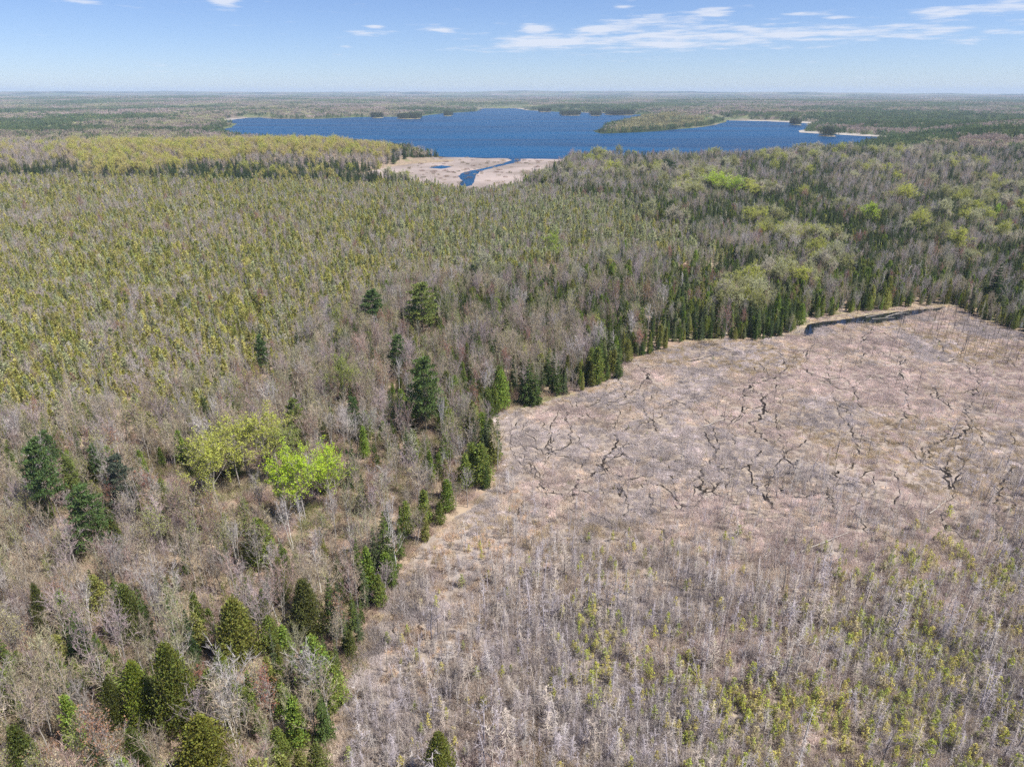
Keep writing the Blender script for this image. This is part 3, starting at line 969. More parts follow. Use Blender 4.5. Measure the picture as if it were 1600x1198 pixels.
def near_ditch(x, y, extra=.5):
    m = np.zeros(len(x), bool)
    for path, w in DPTS:
        lo = path.min(0) - 4; hi = path.max(0) + 4
        c = np.where((x > lo[0]) & (x < hi[0]) & (y > lo[1]) & (y < hi[1]))[0]
        if len(c) == 0: continue
        d = np.sqrt(((np.stack([x[c], y[c]], 1)[:, None] - path[None]) ** 2).sum(2)).min(1)
        m[c] |= d < w * .34 + extra
    return m


def tints(r, n, base, var=.12, hv=.06):
    b = np.asarray(base, float)
    return b * (1 + r.randn(n, 1) * var).clip(.55, 1.6) * (1 + r.randn(n, 3) * hv).clip(.7, 1.3)


def pick(r, n, cols, weights):
    cols = np.array(cols, float); w = np.array(weights, float); w /= w.sum()
    return cols[r.choice(len(cols), n, p=w)]


# tint palettes (linear reflectance)
OLIVE = (.37, .355, .105); OLIVE2 = (.42, .38, .14); SAGE = (.35, .36, .20)
GREEN = (.105, .145, .045); DARKG = (.060, .090, .036); BRIGHTG = (.19, .25, .05)
PINE = (.105, .155, .055); PINE_Y = (.19, .22, .065)
GREY = (.37, .33, .31); MAUVE = (.35, .275, .275); TAN = (.40, .33, .24); BROWN = (.24, .17, .14); PALE = (.46, .42, .40)
RED = (.33, .13, .09); RUST = (.33, .19, .12); LIME = (.42, .54, .05); YG = (.42, .435, .095); YGP = (.33, .33, .13)
LAV = (.38, .34, .36); DKPOLE = (.085, .07, .07)

# ----------------------------------------------------------------------------------------------
# landmark trees, one by one: kind, photograph position of the crown, height, width factor, tint, label
# ----------------------------------------------------------------------------------------------
LM = [
    ('white_pine', 583, 480, 17, 1.0, PINE, 'round dark green pine standing left of the broader tiered pine above mid forest', 'the round dark pine'),
    ('white_pine', 658, 474, 21, 1.1, PINE_Y, 'broad tiered pine with sunlit yellowish tips rising above the mid forest', 'the broad tiered pine'),
    ('white_pine', 621, 550, 15, .8, PINE, 'small dark pine between the tall narrow pine and the pair behind it', 'the small mid-forest pine'),
    ('white_pine', 408, 550, 15, .55, PINE, 'lone slim dark pine at the edge of the olive swamp forest', 'the lone slim pine'),
    ('white_pine', 662, 606, 23, .75, (.12, .165, .055), 'tall narrow pine with layered limbs rising nearest the marsh', 'the tall narrow pine'),
    ('white_pine', 68, 750, 22, .60, PINE, 'large open pine with bare lower trunk showing, left pine group', 'the large open pine'),
    ('white_pine', 136, 804, 16.5, .74, (.105, .155, .052), 'dense dark rounded pine, lowest of the left pine group', 'the dense dark pine'),
    ('white_pine', 112, 748, 13, .5, PINE_Y, 'yellowish green pine squeezed between the two big left pines', None),
    ('white_pine', 187, 752, 16, .6, (.10, .12, .085), 'thin greyish pine with see-through crown, right end of left pine group', 'the thin greyish pine'),
    ('white_pine', 150, 725, 12, .5, PINE, 'small bushy pine just behind the left pine group', None),
    ('white_pine', 77, 703, 13, .55, PINE, 'narrow pine behind the large open pine at far left', None),
    ('white_pine', 460, 655, 15, .6, PINE_Y, 'light green pine behind the pale green leafing group', 'the light green pine'),
    ('white_pine', 553, 645, 12, .6, PINE, 'short blue-green pine below the pale olive maple', None),
    ('white_pine', 740, 432, 14, .5, DARKG, 'small dark pine at the top edge of the red budding woods', 'the small red-woods pine'),
    ('white_pine', 1045, 261, 19, 1.9, DARKG, 'dark dome-shaped pine among pale trees near the lake', 'the dark domed pine'),
    ('great_cedar', 368, 975, 12.5, .92, (.20, .205, .05), 'large full cedar standing alone above the cedar clump', 'the lone full cedar'),
    ('great_cedar', 478, 945, 13, .72, (.12, .125, .04), 'tall dark olive cedar left of the pale grassy strip', 'the dark olive cedar'),
    ('great_cedar', 268, 1062, 16, .62, (.14, .155, .035), 'tallest cedar of the lower left clump', 'the tallest clump cedar'),
    ('great_cedar', 214, 1075, 12.5, .62, (.17, .20, .035), 'brighter green cedar leaning on the tallest cedar of the clump', 'the brighter clump cedar'),
    ('great_cedar', 176, 1095, 10, .5, (.10, .11, .03), 'dark brownish cedar at left end of the lower clump', None),
    ('great_cedar', 318, 1166, 12.5, .95, (.17, .17, .035), 'wide cedar cut by the bottom edge of the view', 'the wide bottom cedar'),
    ('great_cedar', 33, 1172, 11, .62, (.11, .13, .035), 'cedar in the bottom left corner', 'the corner cedar'),
    ('great_cedar', 346, 1042, 8, .55, (.20, .24, .04), 'small round yellow-green cedar below the lone full cedar', None),
    ('great_cedar', 212, 1172, 10, .6, (.12, .15, .035), 'dark green cedar between corner cedar and wide bottom cedar', None),
    ('great_cedar', 686, 1180, 10, .7, (.16, .17, .04), 'olive cedar at the bottom edge inside the grey swamp', 'the olive bottom cedar'),
    ('great_cedar', 62, 945, 11, .45, (.12, .13, .04), 'slim olive cedar near the left edge under reddish maples', 'the slim left cedar'),
    ('great_cedar', 200, 950, 12, .55, (.15, .17, .05), 'loose light green cedar left of the lone full cedar', None),
    ('great_cedar', 438, 900, 10, .5, (.17, .18, .05), 'thin olive cedar between bright lime tree and dark olive cedar', None),
    ('leafy_tree', 437, 770, 13, .85, LIME, 'left tree of the brilliant lime green pair', 'the brilliant lime pair'),
    ('leafy_tree', 470, 762, 15, 1.0, LIME, 'middle and largest of the brilliant lime green trees', None),
    ('leafy_tree', 512, 752, 13, .95, LIME, 'right tree of the brilliant lime green group beside the clearing', None),
    ('leafy_tree', 330, 740, 14, 1.1, YG, 'leftmost and lowest of the pale yellow-green leafing group', 'the pale yellow-green group'),
    ('leafy_tree', 366, 712, 15, 1.1, YG, 'second from left of the pale yellow-green leafing group', None),
    ('leafy_tree', 410, 702, 15, 1.15, YG, 'rounded top tree of the pale yellow-green leafing group', None),
    ('leafy_tree', 448, 712, 13, .95, (.28, .31, .10), 'rightmost and dullest of the pale yellow-green leafing group', None),
    ('leafy_tree', 535, 598, 14, .85, (.27, .30, .08), 'pale olive leafing maple behind the clearing', 'the pale olive maple'),
    ('birch_tree', 452, 815, 13, .9, PALE, 'left white-stemmed birch in front of the brilliant lime trees', 'the twin white birches'),
    ('birch_tree', 468, 812, 12, .7, PALE, 'right white-stemmed birch in front of the brilliant lime trees', None),
    ('birch_tree', 622, 585, 13, .8, PALE, 'forked white birch between the small pine and narrow pine', 'the forked white birch'),
    ('birch_tree', 690, 660, 16, .35, PALE, 'thin white pole birch right of the tall narrow pine', None),
    ('budding_tree', 585, 668, 11, .75, (.50, .50, .42), 'whitish budding poplar left of the marsh corner', 'the whitish poplar'),
    ('budding_tree', 645, 700, 11, 1.0, (.42, .42, .30), 'pale cream budding poplar below the tall narrow pine', 'the pale cream poplar'),
    ('budding_tree', 1136, 508, 14, .85, (.30, .15, .12), 'round reddish brown maple among cedars on marsh edge', 'the round reddish maple'),
    ('budding_tree', 1110, 442, 13, .6, RED, 'small rusty red maple above the round reddish maple', None),
    ('budding_tree', 963, 460, 13, .6, RED, 'red maple among grey trees above the marsh corner', 'the red maple'),
    ('budding_tree', 1010, 462, 13, .55, (.42, .26, .08), 'small orange-tan budding tree beside dark cedars', None),
    ('budding_tree', 905, 440, 14, .8, (.45, .43, .38), 'pale grey-white poplar at the top of the mixed woods', 'the grey-white poplar'),
    ('leafy_tree', 862, 390, 16, 1.0, (.30, .38, .06), 'yellow-green tree poking up amid the swamp conifers', 'the yellow-green conifer-forest tree'),
    ('leafy_tree', 755, 412, 13, 1.0, (.40, .40, .28), 'cream coloured budding tree on the swamp forest edge', None),
    ('leafy_tree', 955, 265, 17, 2.3, YG, 'wide yellow-green crown near the lake left of the domed pine', 'the wide yellow-green crown'),
    ('leafy_tree', 1122, 288, 17, 2.0, LIME, 'lime crown in the far row right of the domed pine, upper left one', 'the far lime row'),
    ('leafy_tree', 1150, 294, 16, 2.0, (.33, .45, .05), 'middle lime crown of the far row right of the domed pine', None),
    ('leafy_tree', 1175, 300, 15, 1.8, YG, 'lowest right crown of the far lime row', None),
    ('leafy_tree', 1362, 336, 15, 1.6, (.33, .42, .05), 'yellow-green crown between dark spruces in the right forest', 'the right forest lime crown'),
    ('leafy_tree', 1412, 308, 16, 1.8, YG, 'bright yellow-green crown upper right beyond the dark spruces', None),
    ('leafy_tree', 1470, 372, 15, 1.0, YGP, 'pale green left crown of the pair above the pond', 'the pale pair above the pond'),
    ('leafy_tree', 1503, 380, 15, 1.4, YG, 'wide yellow-green right crown of the pair above the pond', None),
    ('leafy_tree', 1440, 345, 14, 1.3, YGP, 'pale green crown behind the pair above the pond', None),
    ('leafy_tree', 1555, 335, 13, 1.0, (.30, .42, .05), 'small lime crown near the right edge of the forest', 'the small right lime crown'),
    ('leafy_tree', 1596, 330, 14, 1.2, YG, 'yellow-green crown cut by the right edge', None),
    ('spruce_tree', 566, 766, 10, 1.0, DARKG, 'single dark spruce right of the clearing', 'the single dark spruce'),
    ('spruce_tree', 826, 590, 15, 1.0, GREEN, 'tall spruce in the tight dark clump on marsh edge', 'the tight spruce clump'),
    ('spruce_tree', 814, 598, 12, 1.0, DARKG, 'left spruce of the tight dark clump on marsh edge', None),
    ('spruce_tree', 838, 600, 12, 1.0, GREEN, 'right spruce of the tight dark clump on marsh edge', None),
    ('spruce_tree', 872, 585, 12, .9, GREEN, 'pointed spruce between the tight clump and the marsh corner', None),
    ('spruce_tree', 968, 555, 14, 1.0, GREEN, 'last tall spruce at the corner where the marsh widens', 'the marsh corner spruce'),
    ('spruce_tree', 1558, 440, 20, 1.2, DARKG, 'big dark spruce over the right end of the pond', 'the big right spruce'),
]
LMTREES = []          # dict per landmark
r_lm = rs(77)
for (kn, px, py, h, wf, tint, label, phrase) in LM:
    vs = KINDS[kn]
    g = ground(px, py, h * .6)
    z = float(height(g[0:1], g[1:2])[0])
    if z > 1: g = ground(px, py, h * .6 + z)
    LMTREES.append(dict(kind=kn, x=g[0], y=g[1], z=z, h=h, wf=wf, tint=tint, label=label, phrase=phrase, variant=r_lm.randint(0, len(vs)), spin=r_lm.rand() * 6.28, px=px, py=py))
LX = np.array([t['x'] for t in LMTREES]); LY = np.array([t['y'] for t in LMTREES])
LR = np.array([KINDS[t['kind']][0]['h'] and {'white_pine': .26, 'great_cedar': .3, 'leafy_tree': .32, 'birch_tree': .12, 'budding_tree': .25, 'spruce_tree': .12}[t['kind']] * t['h'] * t['wf'] for t in LMTREES])


def clear_of_landmarks(x, y, f=.8, reach=0.0):
    """keep other trees out of a landmark's crown and from standing right in front of it"""
    ok = np.ones(len(x), bool)
    for lx, ly, lr in zip(LX, LY, LR):
        dx, dy = x - lx, y - ly
        D = math.hypot(lx, ly); ux, uy = -lx / D, -ly / D
        along = dx * ux + dy * uy; across = np.abs(dx * uy - dy * ux)
        ok &= ~((across < lr * f) & (along > -lr * f) & (along < lr * f + reach * min(D / 150, 2.2)))
    return ok


CLEARING = poly([(505, 700), (545, 705), (600, 745), (600, 775), (560, 770), (530, 745), (500, 725)])
CLEAR2 = poly([(225, 735), (280, 725), (320, 760), (330, 800), (280, 800), (235, 775)])

# ----------------------------------------------------------------------------------------------
# scatter
# ----------------------------------------------------------------------------------------------


def in_any(P, x, y):
    return inside(P, x, y)


def choose(r, n, table):
    """index by weights; table is (k, n) array of weights"""
    T = np.cumsum(table, 0); T /= T[-1]
    u = r.rand(n)
    return (u[None] > T).sum(0)


def warp(X, Y):
    """ragged stand boundaries"""
    r = rs(len(X))
    return (X + (fnoise(X, Y, 45, 3) - .5) * 45 + r.randn(len(X)) * 5, Y + (fnoise(X, Y, 45, 5) - .5) * 60 + r.randn(len(X)) * 7)


def scatter_left():
    # olive swamp forest: small cedars and larches mixed with bare grey stems
    r = rs(201)
    for c, r0, r1, sc in ((2.15, 150, 420, 1.0), (2.7, 420, 720, 1.12), (3.6, 720, 1150, 1.35)):
        X, Y = grid(-1100, 420, 100, 1150, c, 300 + int(c * 10), 47, r0, r1)
        wx, wy = warp(X, Y)
        m = in_any(LEFT, wx, wy) & ~in_any(MARSH, X, Y) & clear_of_landmarks(X, Y, .9, 5) & ~in_any(REEDS, X, Y) & ~lake_mask(X, Y)
        X, Y = X[m], Y[m]; n = len(X)
        px, py = view(X, Y)
        g = fnoise(X, Y, 55, 11)
        right = sstep(450, 900, px)
        far = sstep(420, 300, py)
        wc = 1.55 + 1.3 * (g - .5) * 2 + .15 * right + 0 * X
        wb = .52 + .45 * (fnoise(X, Y, 24, 15) - .5) * 2 + .12 * far + 0 * X
        k = choose(r, n, np.stack([np.clip(wc, .25, 3), np.clip(wb, .15, 3), .05 + .10 * right, .07 + 0 * X, .02 + 0 * X]))
        H = r.uniform(.7, 1.35, n) * sc
        s = k == 0
        col = np.where((r.rand(s.sum()) < (.25 + .5 * right[s]))[:, None], SAGE, pick(r, s.sum(), [OLIVE, OLIVE2, (.25, .26, .07)], [4, 3, 2]))
        put('small_cedar', X[s], Y[s], 5.3 * H[s] * r.uniform(.6, 1.25, s.sum()), r.uniform(.8, 1.5, s.sum()), col * (1 + r.randn(s.sum(), 1) * .13).clip(.6, 1.5), r)
        s = k == 1
        put('bare_sapling', X[s], Y[s], 5.6 * H[s] * r.uniform(.75, 1.35, s.sum()), r.uniform(.85, 1.4, s.sum()), pick(r, s.sum(), [GREY, MAUVE, TAN, PALE], [4, 2, 2.5, 1.5]) * (1 + r.randn(s.sum(), 1) * .1), r)
        s = k == 2
        put('spruce_tree', X[s], Y[s], 7.5 * H[s], r.uniform(.7, 1.1, s.sum()), tints(r, s.sum(), (.21, .23, .11)), r)
        s = k == 3
        put('dead_snag', X[s], Y[s], 7 * H[s], 1.0, tints(r, s.sum(), (.36, .32, .30)), r)
        s = k == 4
        put('budding_tree', X[s], Y[s], 6.5 * H[s], .9, pick(r, s.sum(), [RUST, RED, YGP], [3, 1.5, 2]), r)


def scatter_mixed():
    r = rs(202)
    X, Y = grid(-420, 160, 38, 470, 2.35, 310, 50, 30, 480)
    wx, wy = warp(X, Y)
    m = in_any(MIXED, wx, wy) & ~in_any(MARSH, X, Y) & clear_of_landmarks(X, Y, 1.0, 6.5)
    X, Y = X[m], Y[m]; n = len(X)
    px, py = view(X, Y)
    edge = np.zeros(n)
    for k in range(8):
        edge += in_any(MARSH, X + 9 * math.cos(k * .785), Y + 9 * math.sin(k * .785))
    edge = np.clip(edge / 2.5, 0, 1)
    thin = in_any(CLEARING, X, Y) | in_any(CLEAR2, X, Y)
    keep = ~(thin & (r.rand(n) < .93)) & (r.rand(n) < np.where((py > 620) & (px < 640), .93, .97))
    X, Y, px, py, edge = X[keep], Y[keep], px[keep], py[keep], edge[keep]; n = len(X)
    g = fnoise(X, Y, 28, 21); g2 = fnoise(X, Y, 22, 25); g3 = fnoise(X, Y, 18, 29)
    upper = sstep(640, 520, py)
    stand = upper * sstep(640, 760, px) * sstep(.36, .52, fnoise(X, Y, 15, 35))
    wb = .68 + .4 * (g - .5)
    k = choose(r, n, np.stack([
        np.clip(wb, .2, 2) * (1 - .62 * edge) * (1 - .35 * upper),                                   # bare
        np.clip(.20 + 1.4 * (g2 - .5), .05, 1) * (1 - .5 * edge),                # budding colour
        np.clip(.17 + 1.5 * (g3 - .5) + .22 * edge, .05, 1) + .8 * stand,                   # cedar
        np.clip(.10 + 2.0 * (fnoise(X, Y, 20, 33) - .5) + .14 * edge + .30 * upper, .06, 1) + 1.7 * stand,       # spruce
        .04 + 0 * X, .26 * (1 - edge) + .02, .16 * (1 - edge)]))
    H = r.uniform(.65, 1.3, n)
    s = k == 0
    left = sstep(300, 0, px[s])
    mauve = (r.rand(s.sum()) < .12 + .3 * g2[s])
    col = pick(r, s.sum(), [GREY, TAN, BROWN, (.34, .28, .21), PALE, (.33, .31, .19)], [3, 4, 1.3, 3, 1, 2.2])
    col = np.where(mauve[:, None], pick(r, s.sum(), [MAUVE, (.34, .24, .21)], [2, 1]), col)
    put('bare_tree', X[s], Y[s], 10.5 * H[s], r.uniform(.7, 1.1, s.sum()), col * (1 + r.randn(s.sum(), 1) * .13), r)
    s = k == 1
    col = pick(r, s.sum(), [RED, RUST, YGP, YG, (.42, .38, .19), (.45, .38, .26), (.30, .32, .11)], [1.5, 2.2, 3, .5, 3.5, 2.5, 3.5])
    put('budding_tree', X[s], Y[s], 9.5 * H[s], r.uniform(.6, 1.0, s.sum()), col * (1 + r.randn(s.sum(), 1) * .1), r)
    s = k == 2
    put('cedar_tree', X[s], Y[s], 7.4 * H[s] * r.uniform(.55, 1.2, s.sum()) * (1 + .3 * edge[s]), r.uniform(.75, 1.15, s.sum()), pick(r, s.sum(), [(.24, .24, .07), (.19, .225, .055), BRIGHTG, (.15, .165, .05)], [2, 3, 3, 1]) * (1 + r.randn(s.sum(), 1) * .12), r)
    s = k == 3
    put('spruce_tree', X[s], Y[s], 8.6 * H[s] * r.uniform(.6, 1.25, s.sum()) * (1 + .2 * edge[s]), r.uniform(.75, 1.1, s.sum()), pick(r, s.sum(), [GREEN, DARKG, (.12, .145, .07), (.14, .18, .05)], [3, 1.2, 2, 3.5]) * (1 + r.randn(s.sum(), 1) * .12), r)
    s = k == 4
    put('birch_tree', X[s], Y[s], 11 * H[s], r.uniform(.6, 1.0, s.sum()), pick(r, s.sum(), [PALE, GREY], [1, 1]), r)
    s = k == 5
    put('bare_sapling', X[s], Y[s], 5.5 * H[s], r.uniform(.8, 1.4, s.sum()), pick(r, s.sum(), [GREY, MAUVE, TAN, BROWN, (.26, .25, .12)], [2, 2, 3, 2, 3.5]), r)
    s = k == 6
    put('larch_sapling', X[s], Y[s], 3.6 * H[s], 1.2, pick(r, s.sum(), [(.20, .20, .06), (.10, .14, .05), (.24, .23, .09)], [2, 1, 2]), r)
    # young spruces in the clearing
    P = poly([(500, 722), (560, 722), (552, 705), (505, 708)])
    X, Y = grid(-120, 0, 150, 300, 2.6, 77); m = in_any(P, X, Y); X, Y = X[m], Y[m]
    put('spruce_tree', X, Y, r.uniform(1.8, 3.6, len(X)), 1.3, tints(r, len(X), (.07, .12, .035)), r)
    # undergrowth
    X, Y = grid(-420, 200, 38, 420, 2.3, 78, 50, 30, 420)
    m = in_any(MIXED, X, Y) & ~in_any(MARSH, X, Y) & (r.rand(len(X)) < .85); X, Y = X[m], Y[m]
    put('bog_shrub', X, Y, r.uniform(.9, 2.3, len(X)), 1.0, pick(r, len(X), [TAN, BROWN, MAUVE, (.30, .22, .17), (.20, .20, .08)], [3.5, 1.5, 1.5, 3, 2.4]), r)


def scatter_right():
    r = rs(203)
    for c, r0, r1, sc in ((2.7, 200, 520, 1.0), (3.5, 520, 820, 1.1), (4.6, 820, 1250, 1.25)):
        X, Y = grid(-150, 1200, 200, 1250, c, 330 + int(c * 10), 47, r0, r1)
        wx, wy = warp(X, Y)
        m = ~in_any(LEFT, wx, wy) & ~in_any(MIXED, wx, wy) & ~in_any(MARSH, X, Y) & ~in_any(REEDS, X, Y) & ~lake_mask(X, Y, 8) & clear_of_landmarks(X, Y, .8, 5)
        for E in [BANK, PONDP]: m &= ~in_any(E, X, Y)
        px, py = view(X, Y)
        m &= (px > 600)
        clearing = in_any(poly([(1060, 405), (1130, 400), (1160, 425), (1100, 440), (1040, 425)]), X, Y) | in_any(poly([(1430, 285), (1700, 292), (1700, 303), (1420, 296)]), X, Y)
        m &= ~(clearing & (r.rand(len(X)) < .85))
        X, Y, px, py = X[m], Y[m], px[m], py[m]; n = len(X)
        back = sstep(340, 290, py)            # the grey woods near the lake
        dark = sstep(1180, 1480, px) * sstep(560, 380, py)
        olive = sstep(1180, 900, px) * sstep(290, 330, py)
        edge = np.zeros(n)
        for k in range(8):
            edge += in_any(MARSH, X + 14 * math.cos(k * .785), Y + 14 * math.sin(k * .785))
        edge = np.clip(edge / 2.0, 0, 1)
        g = fnoise(X, Y, 45, 41); g2 = fnoise(X, Y, 32, 45); g3 = fnoise(X, Y, 60, 49)
        row = fnoise(X, Y * 2.5, 70, 61)
        k = choose(r, n, np.stack([
            np.clip(.12 + 1.7 * (g - .52) + .42 * back - .1 * edge, .03, 3),                                   # bare
            np.clip(.02 + .9 * (g2 - .70) + .08 * back, .0, .6) * (1 - edge) * (1 - .6 * olive),                     # leafing
            np.clip(.36 + .35 * olive + .18 * edge - .2 * dark - .18 * back, .02, 2),                          # cedar
            np.clip(.50 + .55 * dark + .06 * edge + 1.9 * (g3 - .5) - .25 * back + 1.3 * back * (row > .56), .02, 3),   # spruce
            .05 + 0 * X, .03 + 0 * X]))
        H = r.uniform(.7, 1.25, n) * sc * np.where(edge > .3, r.uniform(.5, 1.15, n), 1)
        s = k == 0
        put('bare_tree', X[s], Y[s], 10 * H[s], r.uniform(.7, 1.0, s.sum()), pick(r, s.sum(), [GREY, MAUVE, TAN, PALE, (.34, .32, .20)], [3, 1.6, 3, 1.2, 2]) * (1 + r.randn(s.sum(), 1) * .1), r)
        s = k == 1
        put('leafy_tree', X[s], Y[s], 11 * H[s], r.uniform(.9, 1.4, s.sum()), pick(r, s.sum(), [YG, YGP, (.42, .42, .24), (.46, .42, .32)], [2, 3, 3, 2]), r)
        s = k == 2
        put('cedar_tree', X[s], Y[s], 8.5 * H[s], r.uniform(.7, 1.1, s.sum()), pick(r, s.sum(), [(.28, .28, .08), (.21, .24, .06), BRIGHTG, (.26, .28, .14)], [2, 2.5, 2.5, 2.5]) * (1 + r.randn(s.sum(), 1) * .12), r)
        s = k == 3
        put('spruce_tree', X[s], Y[s], 10.5 * H[s], r.uniform(.7, 1.1, s.sum()), pick(r, s.sum(), [GREEN, DARKG, (.12, .15, .07), (.17, .19, .09)], [3, 2.6, 2.5, 1.6]) * (1 + r.randn(s.sum(), 1) * .12), r)
        s = k == 4
        put('budding_tree', X[s], Y[s], 9.5 * H[s], r.uniform(.6, 1.0, s.sum()), pick(r, s.sum(), [RED, RUST, MAUVE, YGP, (.42, .38, .33)], [.8, 1.4, 1.2, 2, 2]), r)
        s = k == 5
        put('dead_snag', X[s], Y[s], 10 * H[s], 1.2, tints(r, s.sum(), PALE), r)


def scatter_hill():
    # leafing hardwoods on the rise before the lake, with dark conifers at its foot
    r = rs(204)
    X, Y = grid(-1400, 120, 600, 1500, 6.2, 340, 50, 690, 1500)
    px, py = view(X, Y, height(X, Y))
    m = ~in_any(LEFT, X, Y) & ~in_any(REEDS, X, Y) & ~lake_mask(X, Y, 6) & (px < 660)
    X, Y, px, py = X[m], Y[m], px[m], py[m]; n = len(X)
    top = height(X, Y)
    yellow = sstep(5, 9, top + 7 * (fnoise(X, Y, 110, 71) - .5) * 2) * sstep(60, 240, px + 120 * (fnoise(X, Y, 90, 72) - .5)) * (1 - .8 * sstep(.56, .64, fnoise(X, Y, 90, 79)))
    foot = sstep(262, 278, py + 14 * (fnoise(X, Y, 60, 75) - .5)) * (1 - yellow * .5)
    tipc = (px > 612) + .8 * ((fnoise(X, Y * 2, 70, 78) > .62) & (py < 222))
    k = choose(r, n, np.stack([yellow * 1.0 + .03, .28 + .25 * fnoise(X, Y, 40, 77) * (1 - foot), foot * 2.2 + .08 + 1.4 * tipc, foot * .5 + .06]))
    H = r.uniform(.75, 1.2, n)
    s = k == 0
    put('leafy_tree', X[s], Y[s], 12.5 * H[s], r.uniform(.8, 1.15, s.sum()), pick(r, s.sum(), [(.50, .48, .11), (.52, .46, .16), (.44, .46, .10), (.50, .42, .22)], [3, 3, 1.5, 2]), r)
    s = k == 1
    put('bare_tree', X[s], Y[s], 12 * H[s], 1.1, pick(r, s.sum(), [GREY, MAUVE, TAN], [2, 2, 2]), r)
    s = k == 2
    put('spruce_tree', X[s], Y[s], 13 * H[s], 1.4, pick(r, s.sum(), [GREEN, DARKG, (.07, .09, .035)], [2, 2, 2]), r)
    s = k == 3
    put('cedar_tree', X[s], Y[s], 10 * H[s], 1.2, pick(r, s.sum(), [OLIVE, GREEN], [2, 1]), r)


def scatter_marsh():
    r = rs(205)
    X, Y = grid(-60, 420, 38, 330, 1.12, 350, 50, 30, 420)
    m = in_any(MARSH, X, Y) & ~in_any(PONDP, X, Y) & ~near_ditch(X, Y, .15)
    X, Y = X[m], Y[m]; n = len(X); px, py = view(X, Y)
    g = fnoise(X, Y, 16, 81); g2 = fnoise(X, Y, 40, 83); g3 = fnoise(X, Y, 4.5, 85)
    tanz = in_any(ROUTE_TAN, X + (fnoise(X, Y, 14, 87) - .5) * 34, Y + (fnoise(X, Y, 14, 89) - .5) * 34)
    keep = r.rand(n) < np.where(tanz, .55, .45 + .75 * g3)
    X, Y, px, py, g, g2, tanz = (q[keep] for q in (X, Y, px, py, g, g2, tanz)); n = len(X)
    t = g + (r.rand(n) - .5) * .25
    col = np.where((t < .42)[:, None], (.54, .445, .41), np.where((t < .58)[:, None], (.56, .465, .385), (.48, .425, .41)))
    col = np.where(((g2 > .68) & (r.rand(n) < .4))[:, None], (.46, .37, .25), col)
    rim = np.zeros(n, bool)
    for i in range(8): rim |= ~in_any(MARSH, X + 3.5 * math.cos(i * .785), Y + 3.5 * math.sin(i * .785))
    rim &= r.rand(n) < .25
    col = np.where(rim[:, None], (.50, .40, .28), col)
    col = np.where((tanz & (r.rand(n) < .6))[:, None], (.50, .375, .275), col)
    low = sstep(760, 960, py)
    col = col * (1 - .12 * low[:, None]) * (.74 + .52 * fnoise(X, Y, 6, 88))[:, None] * (1 + r.randn(n, 1) * .17).clip(.6, 1.4)
    gr = (r.rand(n) < np.where(tanz, .6, .16))
    put('bog_shrub', X[~gr], Y[~gr], r.uniform(.35, 1.05, (~gr).sum()) * (.7 + .7 * fnoise(X[~gr], Y[~gr], 5, 86)) * (1 + .9 * low[~gr]), 1.0 - .25 * low[~gr], col[~gr], r)
    put('grass_tussock', X[gr], Y[gr], r.uniform(.5, 1.0, gr.sum()), 1.1, col[gr] * 1.08, r)
    # dead stems and young larches, thickening towards the near side
    X, Y = grid(-60, 420, 38, 330, 1.0, 351, 50, 30, 420)
    m = in_any(MARSH, X, Y) & ~in_any(PONDP, X, Y) & ~near_ditch(X, Y, .3)
    for i in range(8):
        m &= in_any(MARSH, X + 3 * math.cos(i * .785), Y + 3 * math.sin(i * .785))
    X, Y = X[m], Y[m]; n = len(X); px, py = view(X, Y)
    line = 800 - (px - 700) * .07 + (fnoise(X, Y, 25, 91) - .5) * 180
    dens = sstep(line - 130, line + 170, py)
    dens *= 1 - .55 * in_any(ROUTE_TAN, X, Y)
    g = fnoise(X, Y, 14, 93)
    u = r.rand(n)
    sn = u < dens * np.clip(.38 + 1.1 * (g - .42), .10, .8) * (1 - .35 * sstep(950, 1100, py) * sstep(900, 1300, px))
    put('dead_snag', X[sn], Y[sn], r.uniform(2.0, 5.4, sn.sum()) * (.7 + .4 * dens[sn]) * np.where(r.rand(sn.sum()) < .12, 1.6, 1.0), r.uniform(1.0, 2.0, sn.sum()), pick(r, sn.sum(), [(.39, .35, .365), (.36, .32, .295), (.42, .36, .31), PALE, (.26, .22, .21)], [3, 2.5, 2.5, 1, 1.2]) * (1 + r.randn(sn.sum(), 1) * .12), r)
    g = fnoise(X, Y, 11, 97)
    gl = 965 - 45 * sstep(900, 1500, px) + (fnoise(X, Y, 25, 99) - .5) * 150
    dg = sstep(gl - 130, gl + 120, py) * (.34 + 1.5 * sstep(700, 1250, px))
    u = r.rand(n)
    gs = (~sn) & (u < dg * np.clip(.44 + .8 * (g - .46), .2, .8))
    put('larch_sapling', X[gs], Y[gs], r.uniform(1.0, 3.4, gs.sum()), r.uniform(1.0, 1.9, gs.sum()), pick(r, gs.sum(), [(.42, .41, .09), (.35, .38, .08), (.46, .40, .13), (.28, .30, .10), (.40, .34, .20)], [3.5, 2.5, 3, 1.5, 2.5]), r)
    few = (~sn) & (~gs) & (r.rand(n) < .006)
    put('larch_sapling', X[few], Y[few], r.uniform(1., 2., few.sum()), 1.3, tints(r, few.sum(), (.26, .24, .09)), r)
    # lone dark poles in the open part
    od = (1 - dens) * sstep(980, 1150, px) * .013 + .002 * (1 - dens) + .014 * sstep(800, 1000, py)
    od *= .7 * (.2 + 1.6 * fnoise(X, Y, 40, 95))
    pl = (~sn) & (~gs) & (r.rand(n) < od)
    put('dead_pole', X[pl], Y[pl], r.uniform(2.6, 8.5, pl.sum()), 1, pick(r, pl.sum(), [DKPOLE, (.16, .14, .14), (.30, .26, .25)], [3, 2, 1.5]), r)
